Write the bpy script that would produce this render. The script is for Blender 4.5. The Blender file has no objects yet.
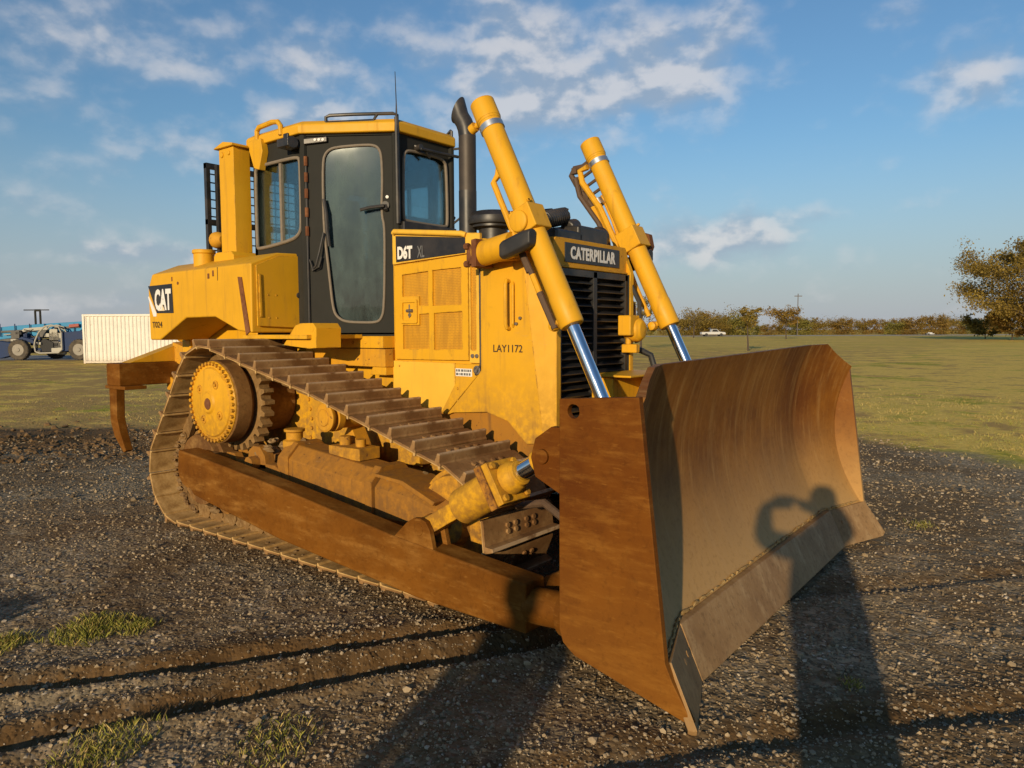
import bpy, bmesh, math, random
import numpy as np
from mathutils import Vector, Matrix
from mathutils.geometry import tessellate_polygon
PI = math.pi; R = math.radians
random.seed(4); rng = np.random.default_rng(7)
SC = bpy.context.scene; COL = SC.collection

# ------------------------------------------------------------------ camera, sky, sun, exposure
CAM = Vector((5.199, -4.191, 1.559)); YAW = R(128.195); PITCH = R(-4.147); ROLL = R(-0.235)
fw = Vector((math.cos(YAW)*math.cos(PITCH), math.sin(YAW)*math.cos(PITCH), math.sin(PITCH)))
rt = Vector((math.sin(YAW), -math.cos(YAW), 0)); up = rt.cross(fw)
rt, up = rt*math.cos(ROLL)+up*math.sin(ROLL), up*math.cos(ROLL)-rt*math.sin(ROLL)
cd = bpy.data.cameras.new('camera'); cam = bpy.data.objects.new('camera', cd); COL.objects.link(cam)
M = Matrix((rt, up, -fw)).transposed().to_4x4(); M.translation = CAM; cam.matrix_world = M
cd.sensor_width = 36; cd.lens = 738.7/1024*36; cd.clip_start = .05; cd.clip_end = 6000
SC.camera = cam
SUN_EL = 12.5; SUN_AZ = 107.9+180          # compass of the sun itself, degrees counter-clockwise from +X
SKY_STRENGTH = .082; SUN_STRENGTH = 4.4; EXPOSURE = .05
SC.view_settings.view_transform = 'Standard'; SC.view_settings.look = 'None'
SC.view_settings.exposure = EXPOSURE; SC.view_settings.gamma = 1; SC.view_settings.use_curve_mapping = False
sd = bpy.data.lights.new('sun', 'SUN'); so = bpy.data.objects.new('sun', sd); COL.objects.link(so)
sd.energy = SUN_STRENGTH; sd.angle = R(.6); sd.color = (1, .785, .50)
sdir = Vector((math.cos(R(SUN_AZ))*math.cos(R(SUN_EL)), math.sin(R(SUN_AZ))*math.cos(R(SUN_EL)), math.sin(R(SUN_EL))))
so.rotation_euler = sdir.to_track_quat('Z', 'Y').to_euler(); so.location = (20, -40, 30)

def pix_dir(px, py):
    return (fw + rt*((px-512)/738.7) + up*((384-py)/738.7)).normalized()

class NT:
    """tiny node writer"""
    def __init__(s, nt): s.nt = nt; s.L = nt.links
    def n(s, t, **kw):
        x = s.nt.nodes.new(t)
        for k, v in kw.items(): setattr(x, k, v)
        return x
    def put(s, sock, v):
        if isinstance(v, bpy.types.NodeSocket): s.L.new(v, sock)
        else:
            if hasattr(sock.default_value, '__len__') and not hasattr(v, '__len__'): v = (v,)*len(sock.default_value)
            if hasattr(sock.default_value, '__len__') and len(v) == 3 and len(sock.default_value) == 4: v = (*v, 1)
            sock.default_value = v
    def math(s, op, a, b=0.0, c=None, clamp=False):
        x = s.n('ShaderNodeMath', operation=op, use_clamp=clamp); s.put(x.inputs[0], a); s.put(x.inputs[1], b)
        if c is not None: s.put(x.inputs[2], c)
        return x.outputs[0]
    def vmath(s, op, a, b=None):
        x = s.n('ShaderNodeVectorMath', operation=op); s.put(x.inputs[0], a)
        if b is not None: s.put(x.inputs[1], b)
        return x.outputs['Value'] if op in ('DOT_PRODUCT', 'LENGTH', 'DISTANCE') else x.outputs['Vector']
    def mix(s, f, a, b, blend='MIX'):
        x = s.n('ShaderNodeMix', data_type='RGBA', blend_type=blend); s.put(x.inputs[0], f); s.put(x.inputs[6], a); s.put(x.inputs[7], b)
        return x.outputs[2]
    def ramp(s, f, a, b, smooth=True):
        x = s.n('ShaderNodeMapRange', interpolation_type='SMOOTHSTEP' if smooth else 'LINEAR')
        s.put(x.inputs[0], f); s.put(x.inputs[1], a); s.put(x.inputs[2], b); return x.outputs[0]
    def noise(s, vec, scale, detail=4, rough=.55, dist=0.0):
        x = s.n('ShaderNodeTexNoise'); s.put(x.inputs['Vector'], vec); s.put(x.inputs['Scale'], scale)
        s.put(x.inputs['Detail'], detail); s.put(x.inputs['Roughness'], rough); s.put(x.inputs['Distortion'], dist)
        return x.outputs[0]
    def scale(s, vec, v):
        return s.vmath('MULTIPLY', vec, v)

W = bpy.data.worlds.new('World'); SC.world = W; W.use_nodes = True
w = NT(W.node_tree); bg = W.node_tree.nodes['Background']
sky = w.n('ShaderNodeTexSky', sky_type='NISHITA'); sky.sun_disc = False
sky.sun_elevation = R(SUN_EL); sky.sun_rotation = R(90-SUN_AZ); sky.altitude = 100; sky.air_density = 1.25; sky.dust_density = .35; sky.ozone_density = 3.0
D = w.n('ShaderNodeTexCoord').outputs['Generated']
D = w.vmath('NORMALIZE', D)
el = w.n('ShaderNodeSeparateXYZ'); w.put(el.inputs[0], D); DZ = el.outputs[2]
# cloud field: broad patches standing in the sky, broken up by noise drawn out along the horizon
PATCH = [  # px, py, half width, half height (degrees), weight: read off the photograph, kept as directions in the sky
 (20, 45, 7, 3.5, .75), (165, 25, 7, 2.6, .6), (312, 62, 3.2, 1.6, .8), (200, 70, 2.5, 1.2, .6), (262, 30, 3, 1.4, .3), (60, 165, 5, 1.5, .45), (190, 150, 4, 1.5, .7),
 (300, 122, 4.5, 1.5, .95), (130, 254, 7, 1.0, 1.0), (60, 205, 6, 1.0, .5), (40, 300, 9, 1.2, .30), (230, 255, 4, .8, .5), (30, 110, 5, 1.2, .5), (500, 30, 5.5, 3.5, .75), (585, 60, 8, 4.6, 1.0), (690, 62, 4.0, 3.2, .95), (430, 110, 9, 3.0, .75), (540, 115, 4.5, 2.2, .65), (640, 92, 6, 1.5, .6),
 (690, 240, 8, 1.9, 1.05), (735, 236, 4, 1.2, .5), (690, 258, 8, 1.8, .55), (785, 215, 5, .7, .45), (910, 12, 2.2, .9, .7), (955, 75, 3.4, 1.1, .7), (1010, 55, 4, 1.8, .8), (1005, 100, 4, 1.2, .6), (930, 105, 3, .8, .45),
 (80, 302, 11, 1.0, .40), (780, 318, 14, .7, .45), (540, 250, 4, .8, .3), (382, 33, 3, 1.5, .35), (750, 12, 2.2, 1.6, .4)]
cover = 0.0; 
for px, py, hw, hh, wt in PATCH:
    d = pix_dir(px, py); a = Vector((d.y, -d.x, 0)).normalized(); b = a.cross(d)
    x = w.math('MULTIPLY', w.vmath('DOT_PRODUCT', D, tuple(a)), 1/math.sin(R(hw)))
    y = w.math('MULTIPLY', w.vmath('DOT_PRODUCT', D, tuple(b)), 1/math.sin(R(hh)))
    f = w.math('MULTIPLY', w.vmath('DOT_PRODUCT', D, tuple(d)), 100, clamp=True)
    q = w.math('ADD', w.math('MULTIPLY', x, x), w.math('MULTIPLY', y, y))
    g = w.math('MULTIPLY', w.math('MULTIPLY', w.math('POWER', 2.718, w.math('MULTIPLY', q, -.9)), f), wt)
    cover = w.math('ADD', cover, g)
front = w.math('GREATER_THAN', w.vmath('DOT_PRODUCT', D, tuple(fw)), .2)
Dn = w.vmath('MULTIPLY', D, (1, 1, 1.55))
nz = w.noise(Dn, 17.0, 7, .50, .1)
nzu = w.noise(w.vmath('ADD', Dn, (.002, -.006, .024)), 17.0, 7, .50, .1)
elsew = w.ramp(w.noise(Dn, 2.2, 3), .5, .75)
cover = w.math('ADD', cover, w.math('MULTIPLY', elsew, w.math('SUBTRACT', .30, w.math('MULTIPLY', front, .30))))
dens = w.math('ADD', w.math('MULTIPLY', cover, .58), w.math('MULTIPLY', w.math('SUBTRACT', nz, .5), 1.4))
alpha = w.ramp(dens, .12, 1.0)
densu = w.math('ADD', w.math('MULTIPLY', cover, .58), w.math('MULTIPLY', w.math('SUBTRACT', nzu, .5), 1.4))
lit = w.ramp(w.math('SUBTRACT', dens, densu), -.16, .16)
ccol = w.mix(lit, (.32, .39, .49), (.68, .66, .66))
skyc = w.mix(1.0, sky.outputs[0], (SKY_STRENGTH*1.05, SKY_STRENGTH*1.27, SKY_STRENGTH*1.46), 'MULTIPLY')
hzn = w.ramp(DZ, .26, -.02)                                    # pale air low over the horizon
skyc = w.mix(w.math('MULTIPLY', hzn, .85), skyc, (.365, .395, .475))
tot = w.mix(w.math('MULTIPLY', alpha, .74), skyc, ccol)
w.put(bg.inputs[0], tot); bg.inputs[1].default_value = 1.0

# ------------------------------------------------------------------ geometry helpers
class G:
    """collects shapes, then links them as ONE mesh object"""
    def __init__(s): s.v = []; s.f = []; s.m = []
    def add(s, vs, fs, m=0):
        o = len(s.v); s.v += [tuple(p) for p in vs]
        for f in fs: s.f.append(tuple(i+o for i in f)); s.m.append(m)
        return s
    def box(s, x0, x1, y0, y1, z0, z1, m=0):
        vs = [(x, y, z) for x in (x0, x1) for y in (y0, y1) for z in (z0, z1)]
        return s.add(vs, [(0, 1, 3, 2), (4, 6, 7, 5), (0, 4, 5, 1), (2, 3, 7, 6), (0, 2, 6, 4), (1, 5, 7, 3)], m)
    def slab(s, poly, vec, m=0):
        """polygon of 3-D points pushed along vec"""
        n = len(poly); a = [Vector(p) for p in poly]; b = [p+Vector(vec) for p in a]
        return s.add(a+b, [tuple(range(n)), tuple(range(2*n-1, n-1, -1))]+[(i, i+n, (i+1) % n+n, (i+1) % n) for i in range(n)], m)
    def xz(s, poly, y0, y1, m=0): return s.slab([(x, y0, z) for x, z in poly], (0, y1-y0, 0), m)
    def yz(s, poly, x0, x1, m=0): return s.slab([(x0, y, z) for y, z in poly], (x1-x0, 0, 0), m)
    def xy(s, poly, z0, z1, m=0): return s.slab([(x, y, z0) for x, y in poly], (0, 0, z1-z0), m)
    def loft(s, rings, m=0, caps=True, closed=True):
        n = len(rings[0]); vs = [p for r in rings for p in r]; fs = []
        for k in range(len(rings)-1):
            for i in range(n if closed else n-1):
                j = (i+1) % n; fs.append((k*n+i, k*n+j, (k+1)*n+j, (k+1)*n+i))
        if caps: fs += [tuple(range(n)), tuple(range((len(rings)-1)*n, len(rings)*n))]
        return s.add(vs, fs, m)
    def tube(s, path, r, n=10, m=0, closed=False):
        P = [Vector(p) for p in path]; K = len(P); rr = r if hasattr(r, '__len__') else [r]*K
        t = [(P[(i+1) % K]-P[i-1] if closed else P[min(i+1, K-1)]-P[max(i-1, 0)]).normalized() for i in range(K)]
        u = t[0].orthogonal().normalized(); rings = []
        for i in range(K):
            u = (u - t[i]*u.dot(t[i])).normalized(); v = t[i].cross(u)
            rings.append([P[i]+(u*math.cos(a)+v*math.sin(a))*rr[i] for a in [2*PI*k/n for k in range(n)]])
        if closed: rings.append(rings[0])
        return s.loft(rings, m, caps=not closed)
    def cyl(s, p0, p1, r0, r1=None, n=24, m=0): return s.tube([p0, p1], [r0, r0 if r1 is None else r1], n, m)
    def lathe(s, prof, p0, axis, n=40, m=0):
        """prof: (radius, distance along axis)"""
        a = Vector(axis).normalized(); u = a.orthogonal().normalized(); v = a.cross(u); p0 = Vector(p0)
        return s.loft([[p0+a*h+(u*math.cos(2*PI*k/n)+v*math.sin(2*PI*k/n))*max(r, 1e-4) for k in range(n)] for r, h in prof], m)
    def hexbolt(s, p, axis, r=.015, h=.012, m=0): p = Vector(p); return s.cyl(p, p+Vector(axis).normalized()*h, r, r, 6, m)
    def holed(s, outer, holes, fr, th, m=0):
        """flat panel with openings: fr = (origin, u, v) maps 2-D to 3-D, th = thickness vector"""
        o, u, v = [Vector(q) for q in fr]; th = Vector(th)
        loops = [[Vector((a, b, 0)) for a, b in outer]]+[[Vector((a, b, 0)) for a, b in h] for h in holes]
        tri = tessellate_polygon(loops); flat = [p for l in loops for p in l]
        A = [o+u*p.x+v*p.y for p in flat]; n = len(A); fs = [tuple(t) for t in tri]+[tuple(i+n for i in t[::-1]) for t in tri]
        k = 0
        for l in loops:
            c = len(l); fs += [(k+i, k+(i+1) % c, k+(i+1) % c+n, k+i+n) for i in range(c)]; k += c
        return s.add(A+[p+th for p in A], fs, m)
    def mirror(s):
        g = G(); g.v = [(x, -y, z) for x, y, z in s.v]; g.f = [f[::-1] for f in s.f]; g.m = list(s.m); return g
    def plus(s, g): return s.add(g.v, g.f) if not any(g.m) else [s.add(g.v, [f], m) for f, m in zip(g.f, g.m)] and s
    def bend(s, fn): s.v = [tuple(fn(Vector(p))) for p in s.v]; return s
    def build(s, name, mats, parent=None, org=(0, 0, 0), bevel=.004, ang=32, loc=None):
        me = bpy.data.meshes.new(name)
        me.from_pydata([(x-org[0], y-org[1], z-org[2]) for x, y, z in s.v], [], s.f)
        if not hasattr(mats, '__len__'): mats = [mats]
        for m in mats: me.materials.append(m)
        me.polygons.foreach_set('material_index', s.m)
        b = bmesh.new(); b.from_mesh(me); bmesh.ops.remove_doubles(b, verts=b.verts, dist=1e-5)
        bmesh.ops.recalc_face_normals(b, faces=b.faces); b.to_mesh(me); b.free()
        me.polygons.foreach_set('use_smooth', [True]*len(me.polygons)); me.set_sharp_from_angle(angle=R(ang)); me.update()
        o = bpy.data.objects.new(name, me); COL.objects.link(o)
        if parent: o.parent = parent
        if loc: o.location = loc
        if bevel:
            bv = o.modifiers.new('edge', 'BEVEL'); bv.width = bevel; bv.segments = 2; bv.limit_method = 'ANGLE'; bv.angle_limit = R(38); bv.harden_normals = True
        return o

def tag(o, label=None, cat=None, group=None, kind=None):
    if label: o['label'] = label
    if cat: o['category'] = cat
    if group: o['group'] = group
    if kind: o['kind'] = kind
    return o
def thing(name, label, cat, loc, group=None, rz=0):
    o = bpy.data.objects.new(name, None); COL.objects.link(o); o.location = loc; o.rotation_euler.z = rz
    o.empty_display_size = .2
    return tag(o, label, cat, group)
def arr_mesh(name, V, F, mat, parent=None, loc=None, smooth=False, attr=None):
    """mesh from numpy arrays; F is (n,3) or (n,4)"""
    me = bpy.data.meshes.new(name); V = np.asarray(V, np.float32); F = np.asarray(F, np.int32); k = F.shape[1]
    me.vertices.add(len(V)); me.vertices.foreach_set('co', V.ravel())
    me.loops.add(F.size); me.loops.foreach_set('vertex_index', F.ravel())
    me.polygons.add(len(F)); me.polygons.foreach_set('loop_start', np.arange(0, F.size, k, dtype=np.int32))
    me.polygons.foreach_set('use_smooth', np.full(len(F), smooth))
    me.update(calc_edges=True); me.validate()
    if attr is not None:
        a = me.attributes.new('tint', 'FLOAT', 'POINT'); a.data.foreach_set('value', np.asarray(attr, np.float32))
    me.materials.append(mat); o = bpy.data.objects.new(name, me); COL.objects.link(o)
    if parent: o.parent = parent
    if loc is not None: o.location = loc
    return o
def text_geo(body, o, u, v, height, width, mat, name, parent, org, lift=.002, bold=.02, thick=.0015, spacing=1.0):
    """raised lettering: o = lower-left corner, u / v = directions"""
    cu = bpy.data.curves.new('t', 'FONT'); cu.body = body; cu.size = 1; cu.offset = bold; cu.extrude = .5; cu.resolution_u = 3; cu.space_character = spacing
    t = bpy.data.objects.new('t', cu); COL.objects.link(t)
    dg = bpy.context.evaluated_depsgraph_get(); dg.update(); me = bpy.data.meshes.new_from_object(t.evaluated_get(dg))
    bpy.data.objects.remove(t); bpy.data.curves.remove(cu)
    P = np.array([q.co[:] for q in me.vertices]); lo, hi = P.min(0), P.max(0)
    o, u, v = Vector(o), Vector(u).normalized(), Vector(v).normalized(); nn = u.cross(v)
    for q in me.vertices:
        a = (q.co.x-lo[0])/(hi[0]-lo[0])*width; b = (q.co.y-lo[1])/(hi[1]-lo[1])*height
        q.co = o+u*a+v*b+nn*(lift+(q.co.z > 0)*thick)-Vector(org)
    me.materials.clear(); me.materials.append(mat); ob = bpy.data.objects.new(name, me); COL.objects.link(ob); ob.parent = parent
    return ob

# ------------------------------------------------------------------ materials
def mat(name):
    m = bpy.data.materials.new(name); m.use_nodes = True
    return m, NT(m.node_tree), m.node_tree.nodes['Principled BSDF']
def bump(t, bs, h, strength=.2, dist=.01):
    b = t.n('ShaderNodeBump'); b.inputs['Strength'].default_value = strength; b.inputs['Distance'].default_value = dist
    t.put(b.inputs['Height'], h); t.put(bs.inputs['Normal'], b.outputs[0])
def obj_co(t): return t.n('ShaderNodeTexCoord').outputs['Object']
def paint(name, base, dirt=.35, rough=.42, chips=.66, dirtcol=(.20, .125, .06), streak=.35, zdirt=(1.5, .5), chipcol=(.13, .055, .02)):
    m, t, b = mat(name); co = obj_co(t)
    sx = t.n('ShaderNodeSeparateXYZ'); t.put(sx.inputs[0], co)
    n1 = t.noise(co, 2.3, 8, .62); n2 = t.noise(co, 21, 5, .6); n3 = t.noise(t.scale(co, (16, 16, 1.6)), 1.0, 5, .6); n4 = t.noise(co, 55, 4, .6)
    col = t.mix(t.ramp(n1, .3, .75), tuple(c*.90 for c in base), tuple(min(c*1.06, .9) for c in base))
    low = t.ramp(sx.outputs[2], zdirt[0], zdirt[1])
    dm = t.math('ADD', t.math('MULTIPLY', t.ramp(n1, .48, .80), dirt), t.math('MULTIPLY', t.ramp(n3, .52, .80), streak))
    dm = t.math('ADD', dm, t.math('MULTIPLY', low, t.ramp(n2, .25, .62)), clamp=True)
    col = t.mix(t.math('MULTIPLY', dm, .85), col, dirtcol)
    sm = t.ramp(t.noise(t.scale(co, (1, 1, .7)), 6.5, 8, .68, .4), .60, .74)
    col = t.mix(t.math('MULTIPLY', sm, .42), col, (.16, .085, .028))
    sc = t.math('MULTIPLY', t.ramp(t.noise(t.scale(co, (5, 5, 70)), 2.0, 3, .6, 1.2), .665, .70), t.ramp(n1, .5, .62)); col = t.mix(t.math('MULTIPLY', sc, .45), col, tuple(min(1, c*.55+.10) for c in base))
    bv = t.n('ShaderNodeBevel', samples=4); bv.inputs[0].default_value = .014; ge = t.n('ShaderNodeNewGeometry')
    edge = t.math('MULTIPLY', t.ramp(t.vmath('DOT_PRODUCT', bv.outputs[0], ge.outputs['Normal']), .985, .90), t.ramp(t.noise(co, 9, 6, .7), .46, .60))
    col = t.mix(t.math('MULTIPLY', edge, .75), col, chipcol)
    ch = t.ramp(t.math('ADD', t.math('MULTIPLY', n4, .5), t.math('MULTIPLY', n2, .5)), chips, chips+.05)
    col = t.mix(ch, col, chipcol)
    t.put(b.inputs['Base Color'], col); b.inputs['Specular IOR Level'].default_value = .30
    t.put(b.inputs['Roughness'], t.math('ADD', t.math('MULTIPLY', dm, .35), t.math('ADD', rough, t.math('MULTIPLY', n2, .12)), clamp=True))
    bump(t, b, t.math('ADD', t.math('MULTIPLY', n4, .35), t.math('MULTIPLY', t.noise(co, 3.1, 2), 1.5)), .10, .006)
    return m
def rust(name, dark, mid, pale, rough=.72, scratch=(1.2, 30, 1.2), pol=0.0, zpale=None, metal=0.0, spec=.2, st=.75, pit=.5):
    m, t, b = mat(name); co = obj_co(t)
    sx = t.n('ShaderNodeSeparateXYZ'); t.put(sx.inputs[0], co)
    n1 = t.noise(co, 1.7, 9, .66); n2 = t.noise(co, 34, 6, .65); n3 = t.noise(t.scale(co, scratch), 1.6, 7, .68); n4 = t.noise(t.scale(co, tuple(q*5 for q in scratch)), 1.6, 3, .6)
    col = t.mix(t.ramp(n1, .32, .68), dark, mid)
    col = t.mix(t.math('MULTIPLY', t.ramp(n3, .45, .78), st), col, pale)
    col = t.mix(t.math('MULTIPLY', t.ramp(n4, .60, .74), st*.5), col, pale)
    if zpale: col = t.mix(t.math('MULTIPLY', t.ramp(t.math('ADD', sx.outputs[2], t.math('MULTIPLY', n3, .25)), zpale[0], zpale[1]), zpale[2]), col, pale)
    col = t.mix(t.math('MULTIPLY', t.ramp(n2, .5, .72), pit), col, tuple(c*.45 for c in dark))
    t.put(b.inputs['Base Color'], col); b.inputs['Metallic'].default_value = metal; b.inputs['Specular IOR Level'].default_value = spec
    t.put(b.inputs['Roughness'], t.math('SUBTRACT', t.math('ADD', rough, t.math('MULTIPLY', n2, .2)), t.math('MULTIPLY', n3, pol), clamp=True))
    bump(t, b, t.math('ADD', t.math('MULTIPLY', n2, .7), n3), .18, .004)
    return m
def plain(name, col, rough=.5, metal=0.0, var=.25, scale=18, dust=0.0, dustcol=(.22, .17, .12)):
    m, t, b = mat(name); co = obj_co(t); n = t.noise(co, scale, 5, .6)
    c = t.mix(n, tuple(q*(1-var) for q in col), tuple(min(1, q*(1+var)) for q in col))
    if dust: c = t.mix(t.math('MULTIPLY', t.ramp(t.noise(co, 4, 6, .65), .38, .75), dust), c, dustcol)
    t.put(b.inputs['Base Color'], c); b.inputs['Metallic'].default_value = metal
    t.put(b.inputs['Roughness'], t.math('ADD', rough-.06, t.math('MULTIPLY', n, .15))); return m

YEL = (.68, .355, .012)
M_YEL = paint('yellow_paint', YEL, .36, .48, .665, (.22, .115, .035), .5)
M_YELC = paint('yellow_cylinder_paint', (.70, .36, .014), .34, .42, .665, (.17, .075, .02), .45, zdirt=(1.3, .35))
M_YELL = paint('pale_yellow_panel', (.76, .44, .045), .16, .5, .72, zdirt=(.9, .2))
M_YELD = paint('grimy_yellow_paint', (.62, .30, .015), .85, .6, .60, (.16, .085, .03), .55, (1.15, .35))
M_PERF = None
M_BLADE = rust('rusty_moldboard_steel', (.115, .035, .004), (.225, .086, .010), (.49, .30, .105), .60, (1.6, 15, 1.3), .28, (1.15, .20, .90), spec=.28, st=.36, pit=.22)
M_WING = rust('rusty_plate_steel', (.088, .023, .0010), (.150, .047, .0025), (.29, .125, .018), .68, (2.2, 2.2, 11), .18, (1.05, .05, .35), spec=.14, st=.55, pit=.25)
M_ARM = rust('rusty_beam_paint', (.100, .033, .003), (.180, .066, .007), (.34, .165, .036), .66, (1.3, 3, 5), .15, spec=.1, pit=.3)
M_EDGE = rust('worn_edge_steel', (.24, .135, .055), (.34, .205, .085), (.46, .31, .15), .5, (3, 6, 3), .2, metal=.05)
M_WELD = rust('weld_bead', (.30, .18, .06), (.40, .26, .10), (.55, .40, .18), .6, (20, 40, 20))
M_SHOE = rust('dusty_shoe_steel', (.135, .064, .022), (.25, .135, .052), (.42, .27, .12), .75, (2, 2, 2), .1)
def soil_side(m):
    t = NT(m.node_tree); b = m.node_tree.nodes['Principled BSDF']; co = obj_co(t); sx = t.n('ShaderNodeSeparateXYZ'); t.put(sx.inputs[0], co)
    old = b.inputs['Base Color'].links[0].from_socket; n = t.ramp(t.noise(t.scale(co, (1, 1, 1)), 6, 7, .7), .30, .70)
    t.put(b.inputs['Base Color'], t.mix(t.math('MULTIPLY', t.ramp(sx.outputs[2], -.010, -.017), t.ramp(n, -.3, .25)), old, t.mix(n, (.30, .175, .055), (.62, .41, .17))))
    tip = t.ramp(sx.outputs[2], .040, .054); old = b.inputs['Base Color'].links[0].from_socket
    t.put(b.inputs['Base Color'], t.mix(t.math('MULTIPLY', tip, t.ramp(t.noise(co, 14, 4, .6), .35, .6)), old, (.46, .33, .20)))
soil_side(M_SHOE)
M_CHAIN = rust('dirty_chain_steel', (.13, .07, .024), (.24, .14, .052), (.36, .24, .11), .8, (8, 8, 8))
M_FRAME = paint('muddy_roller_frame', (.36, .155, .014), 1.0, .68, .605, (.165, .080, .024), 1.0, (1.15, .15), (.075, .033, .012)); M_CRUST = rust('crusted_drum_steel', (.12, .055, .018), (.23, .115, .035), (.36, .21, .07), .8, (4, 4, 4))
M_MUD = rust('caked_soil', (.17, .10, .045), (.27, .175, .08), (.38, .27, .14), .95, (12, 12, 12))
M_RUSTP = rust('bare_rust', (.11, .04, .018), (.19, .075, .03), (.28, .13, .06), .8, (9, 9, 9))
M_BLACK = plain('black_paint', (.016, .016, .017), .42, 0, .3, 20, .25)
M_CAB = plain('charcoal_cab_paint', (.026, .026, .023), .72, 0, .25, 9, .10, (.07, .06, .045)); M_CAB.node_tree.nodes['Principled BSDF'].inputs['Specular IOR Level'].default_value = .12
M_DARK = plain('interior_black', (.012, .012, .013), .7)
M_RUB = plain('black_rubber', (.02, .02, .021), .55, 0, .3, 30, .2)
M_TRIM = plain('weathered_window_rubber', (.19, .155, .115), .7, 0, .3, 30)
M_CHROME = plain('chrome_rod', (.74, .76, .80), .10, 1, .0)
M_BAND = plain('bright_band_steel', (.62, .62, .60), .35, .9, .2)
M_STACK = plain('sooty_exhaust_steel', (.052, .042, .034), .55, .3, .35, 7, .3, (.13, .10, .075))
M_WHITE = plain('white_vinyl', (.74, .71, .66), .5, 0, .08, 60)
M_GREYV = plain('faded_grey_vinyl', (.13, .13, .13), .5)
M_DECAL = plain('black_vinyl', (.014, .013, .014), .35, 0, .2, 40, .12)
M_INK = plain('stencil_ink', (.05, .028, .012), .7, 0, .5, 300)
M_STEEL = plain('grey_bolt_steel', (.20, .17, .14), .5, .6, .3, 40)
M_HOSEB = plain('brown_hose', (.085, .05, .028), .7, 0, .4, 40)
M_RUSTY = paint('flaking_yellow_paint', (.50, .22, .02), .9, .6, .52, (.20, .085, .02), .8, (2, 1))
def glass(name, tint, refl, dirt, fres=.45, dust=(.11, .14, .13)):
    m, t, b = mat(name); nt = m.node_tree; out = nt.nodes['Material Output']; nt.nodes.remove(b); co = obj_co(t)
    tr = t.n('ShaderNodeBsdfTransparent'); t.put(tr.inputs[0], tint)
    gl = t.n('ShaderNodeBsdfGlossy'); t.put(gl.inputs['Roughness'], .03); t.put(gl.inputs['Color'], (.92, .97, .97))
    bn = t.n('ShaderNodeBump'); bn.inputs['Strength'].default_value = .06; bn.inputs['Distance'].default_value = .02; t.put(bn.inputs['Height'], t.noise(co, 2.2, 2)); t.put(gl.inputs['Normal'], bn.outputs[0])
    lw = t.n('ShaderNodeLayerWeight'); lw.inputs[0].default_value = .35
    mx = t.n('ShaderNodeMixShader'); t.put(mx.inputs[0], t.math('ADD', refl, t.math('MULTIPLY', lw.outputs['Fresnel'], fres), clamp=True)); t.L.new(tr.outputs[0], mx.inputs[1]); t.L.new(gl.outputs[0], mx.inputs[2])
    df = t.n('ShaderNodeBsdfDiffuse'); t.put(df.inputs[0], dust)  # dust film; on the door its tint also stands for reflected sky
    m2 = t.n('ShaderNodeMixShader'); t.put(m2.inputs[0], t.math('MULTIPLY', t.ramp(t.noise(t.scale(co, (3, 3, 1.3)), 2.2, 7, .65), .25, .85), dirt)); t.L.new(mx.outputs[0], m2.inputs[1]); t.L.new(df.outputs[0], m2.inputs[2])
    t.L.new(m2.outputs[0], out.inputs[0]); return m
M_GLASS = glass('cab_glass', (.70, .82, .84), .05, .08)
M_GLASSD = glass('dusty_sky_tint_glass', (.20, .30, .32), .07, .74, .36, (.105, .150, .148))  # teal film: dust plus a sky reflection put into the diffuse colour

def perforated():
    m, t, b = mat('perforated_yellow_sheet'); co = obj_co(t)
    sx = t.n('ShaderNodeSeparateXYZ'); t.put(sx.inputs[0], co)
    fx = t.math('SUBTRACT', t.math('FRACT', t.math('MULTIPLY', sx.outputs[0], 80)), .5)
    row = t.math('FLOOR', t.math('MULTIPLY', sx.outputs[2], 92)); fz = t.math('SUBTRACT', t.math('FRACT', t.math('MULTIPLY', sx.outputs[2], 92)), .5)
    fx = t.math('SUBTRACT', t.math('FRACT', t.math('ADD', t.math('MULTIPLY', sx.outputs[0], 80), t.math('MULTIPLY', row, .5))), .5)
    d = t.math('ADD', t.math('MULTIPLY', fx, fx), t.math('MULTIPLY', fz, fz))
    hole = t.ramp(d, .10, .03)
    c = t.mix(t.ramp(t.noise(t.scale(co, (14, 14, 3)), 1.5, 4, .6, .6), .35, .68), (.60, .29, .010), (.45, .215, .010))
    t.put(b.inputs['Base Color'], t.mix(hole, c, (.30, .135, .008))); b.inputs['Roughness'].default_value = .55
    bump(t, b, hole, -.25, .002); return m
M_PERF = perforated()

# ------------------------------------------------------------------ the bulldozer
E0 = (1.0, 0.0, 0.0)
DOZ = thing('bulldozer', 'big yellow track bulldozer with a wide rusty front blade, parked on the gravel', 'bulldozer', E0)
def B(g, name, mats, parent=DOZ, **kw): return g.build(name, mats, parent, E0, **kw)
DZ_U = Vector((1.05-.45, -.29+.70, 0)).normalized(); DZ_N = Vector((DZ_U.y, -DZ_U.x, 0))   # door plane: along, outward

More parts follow.
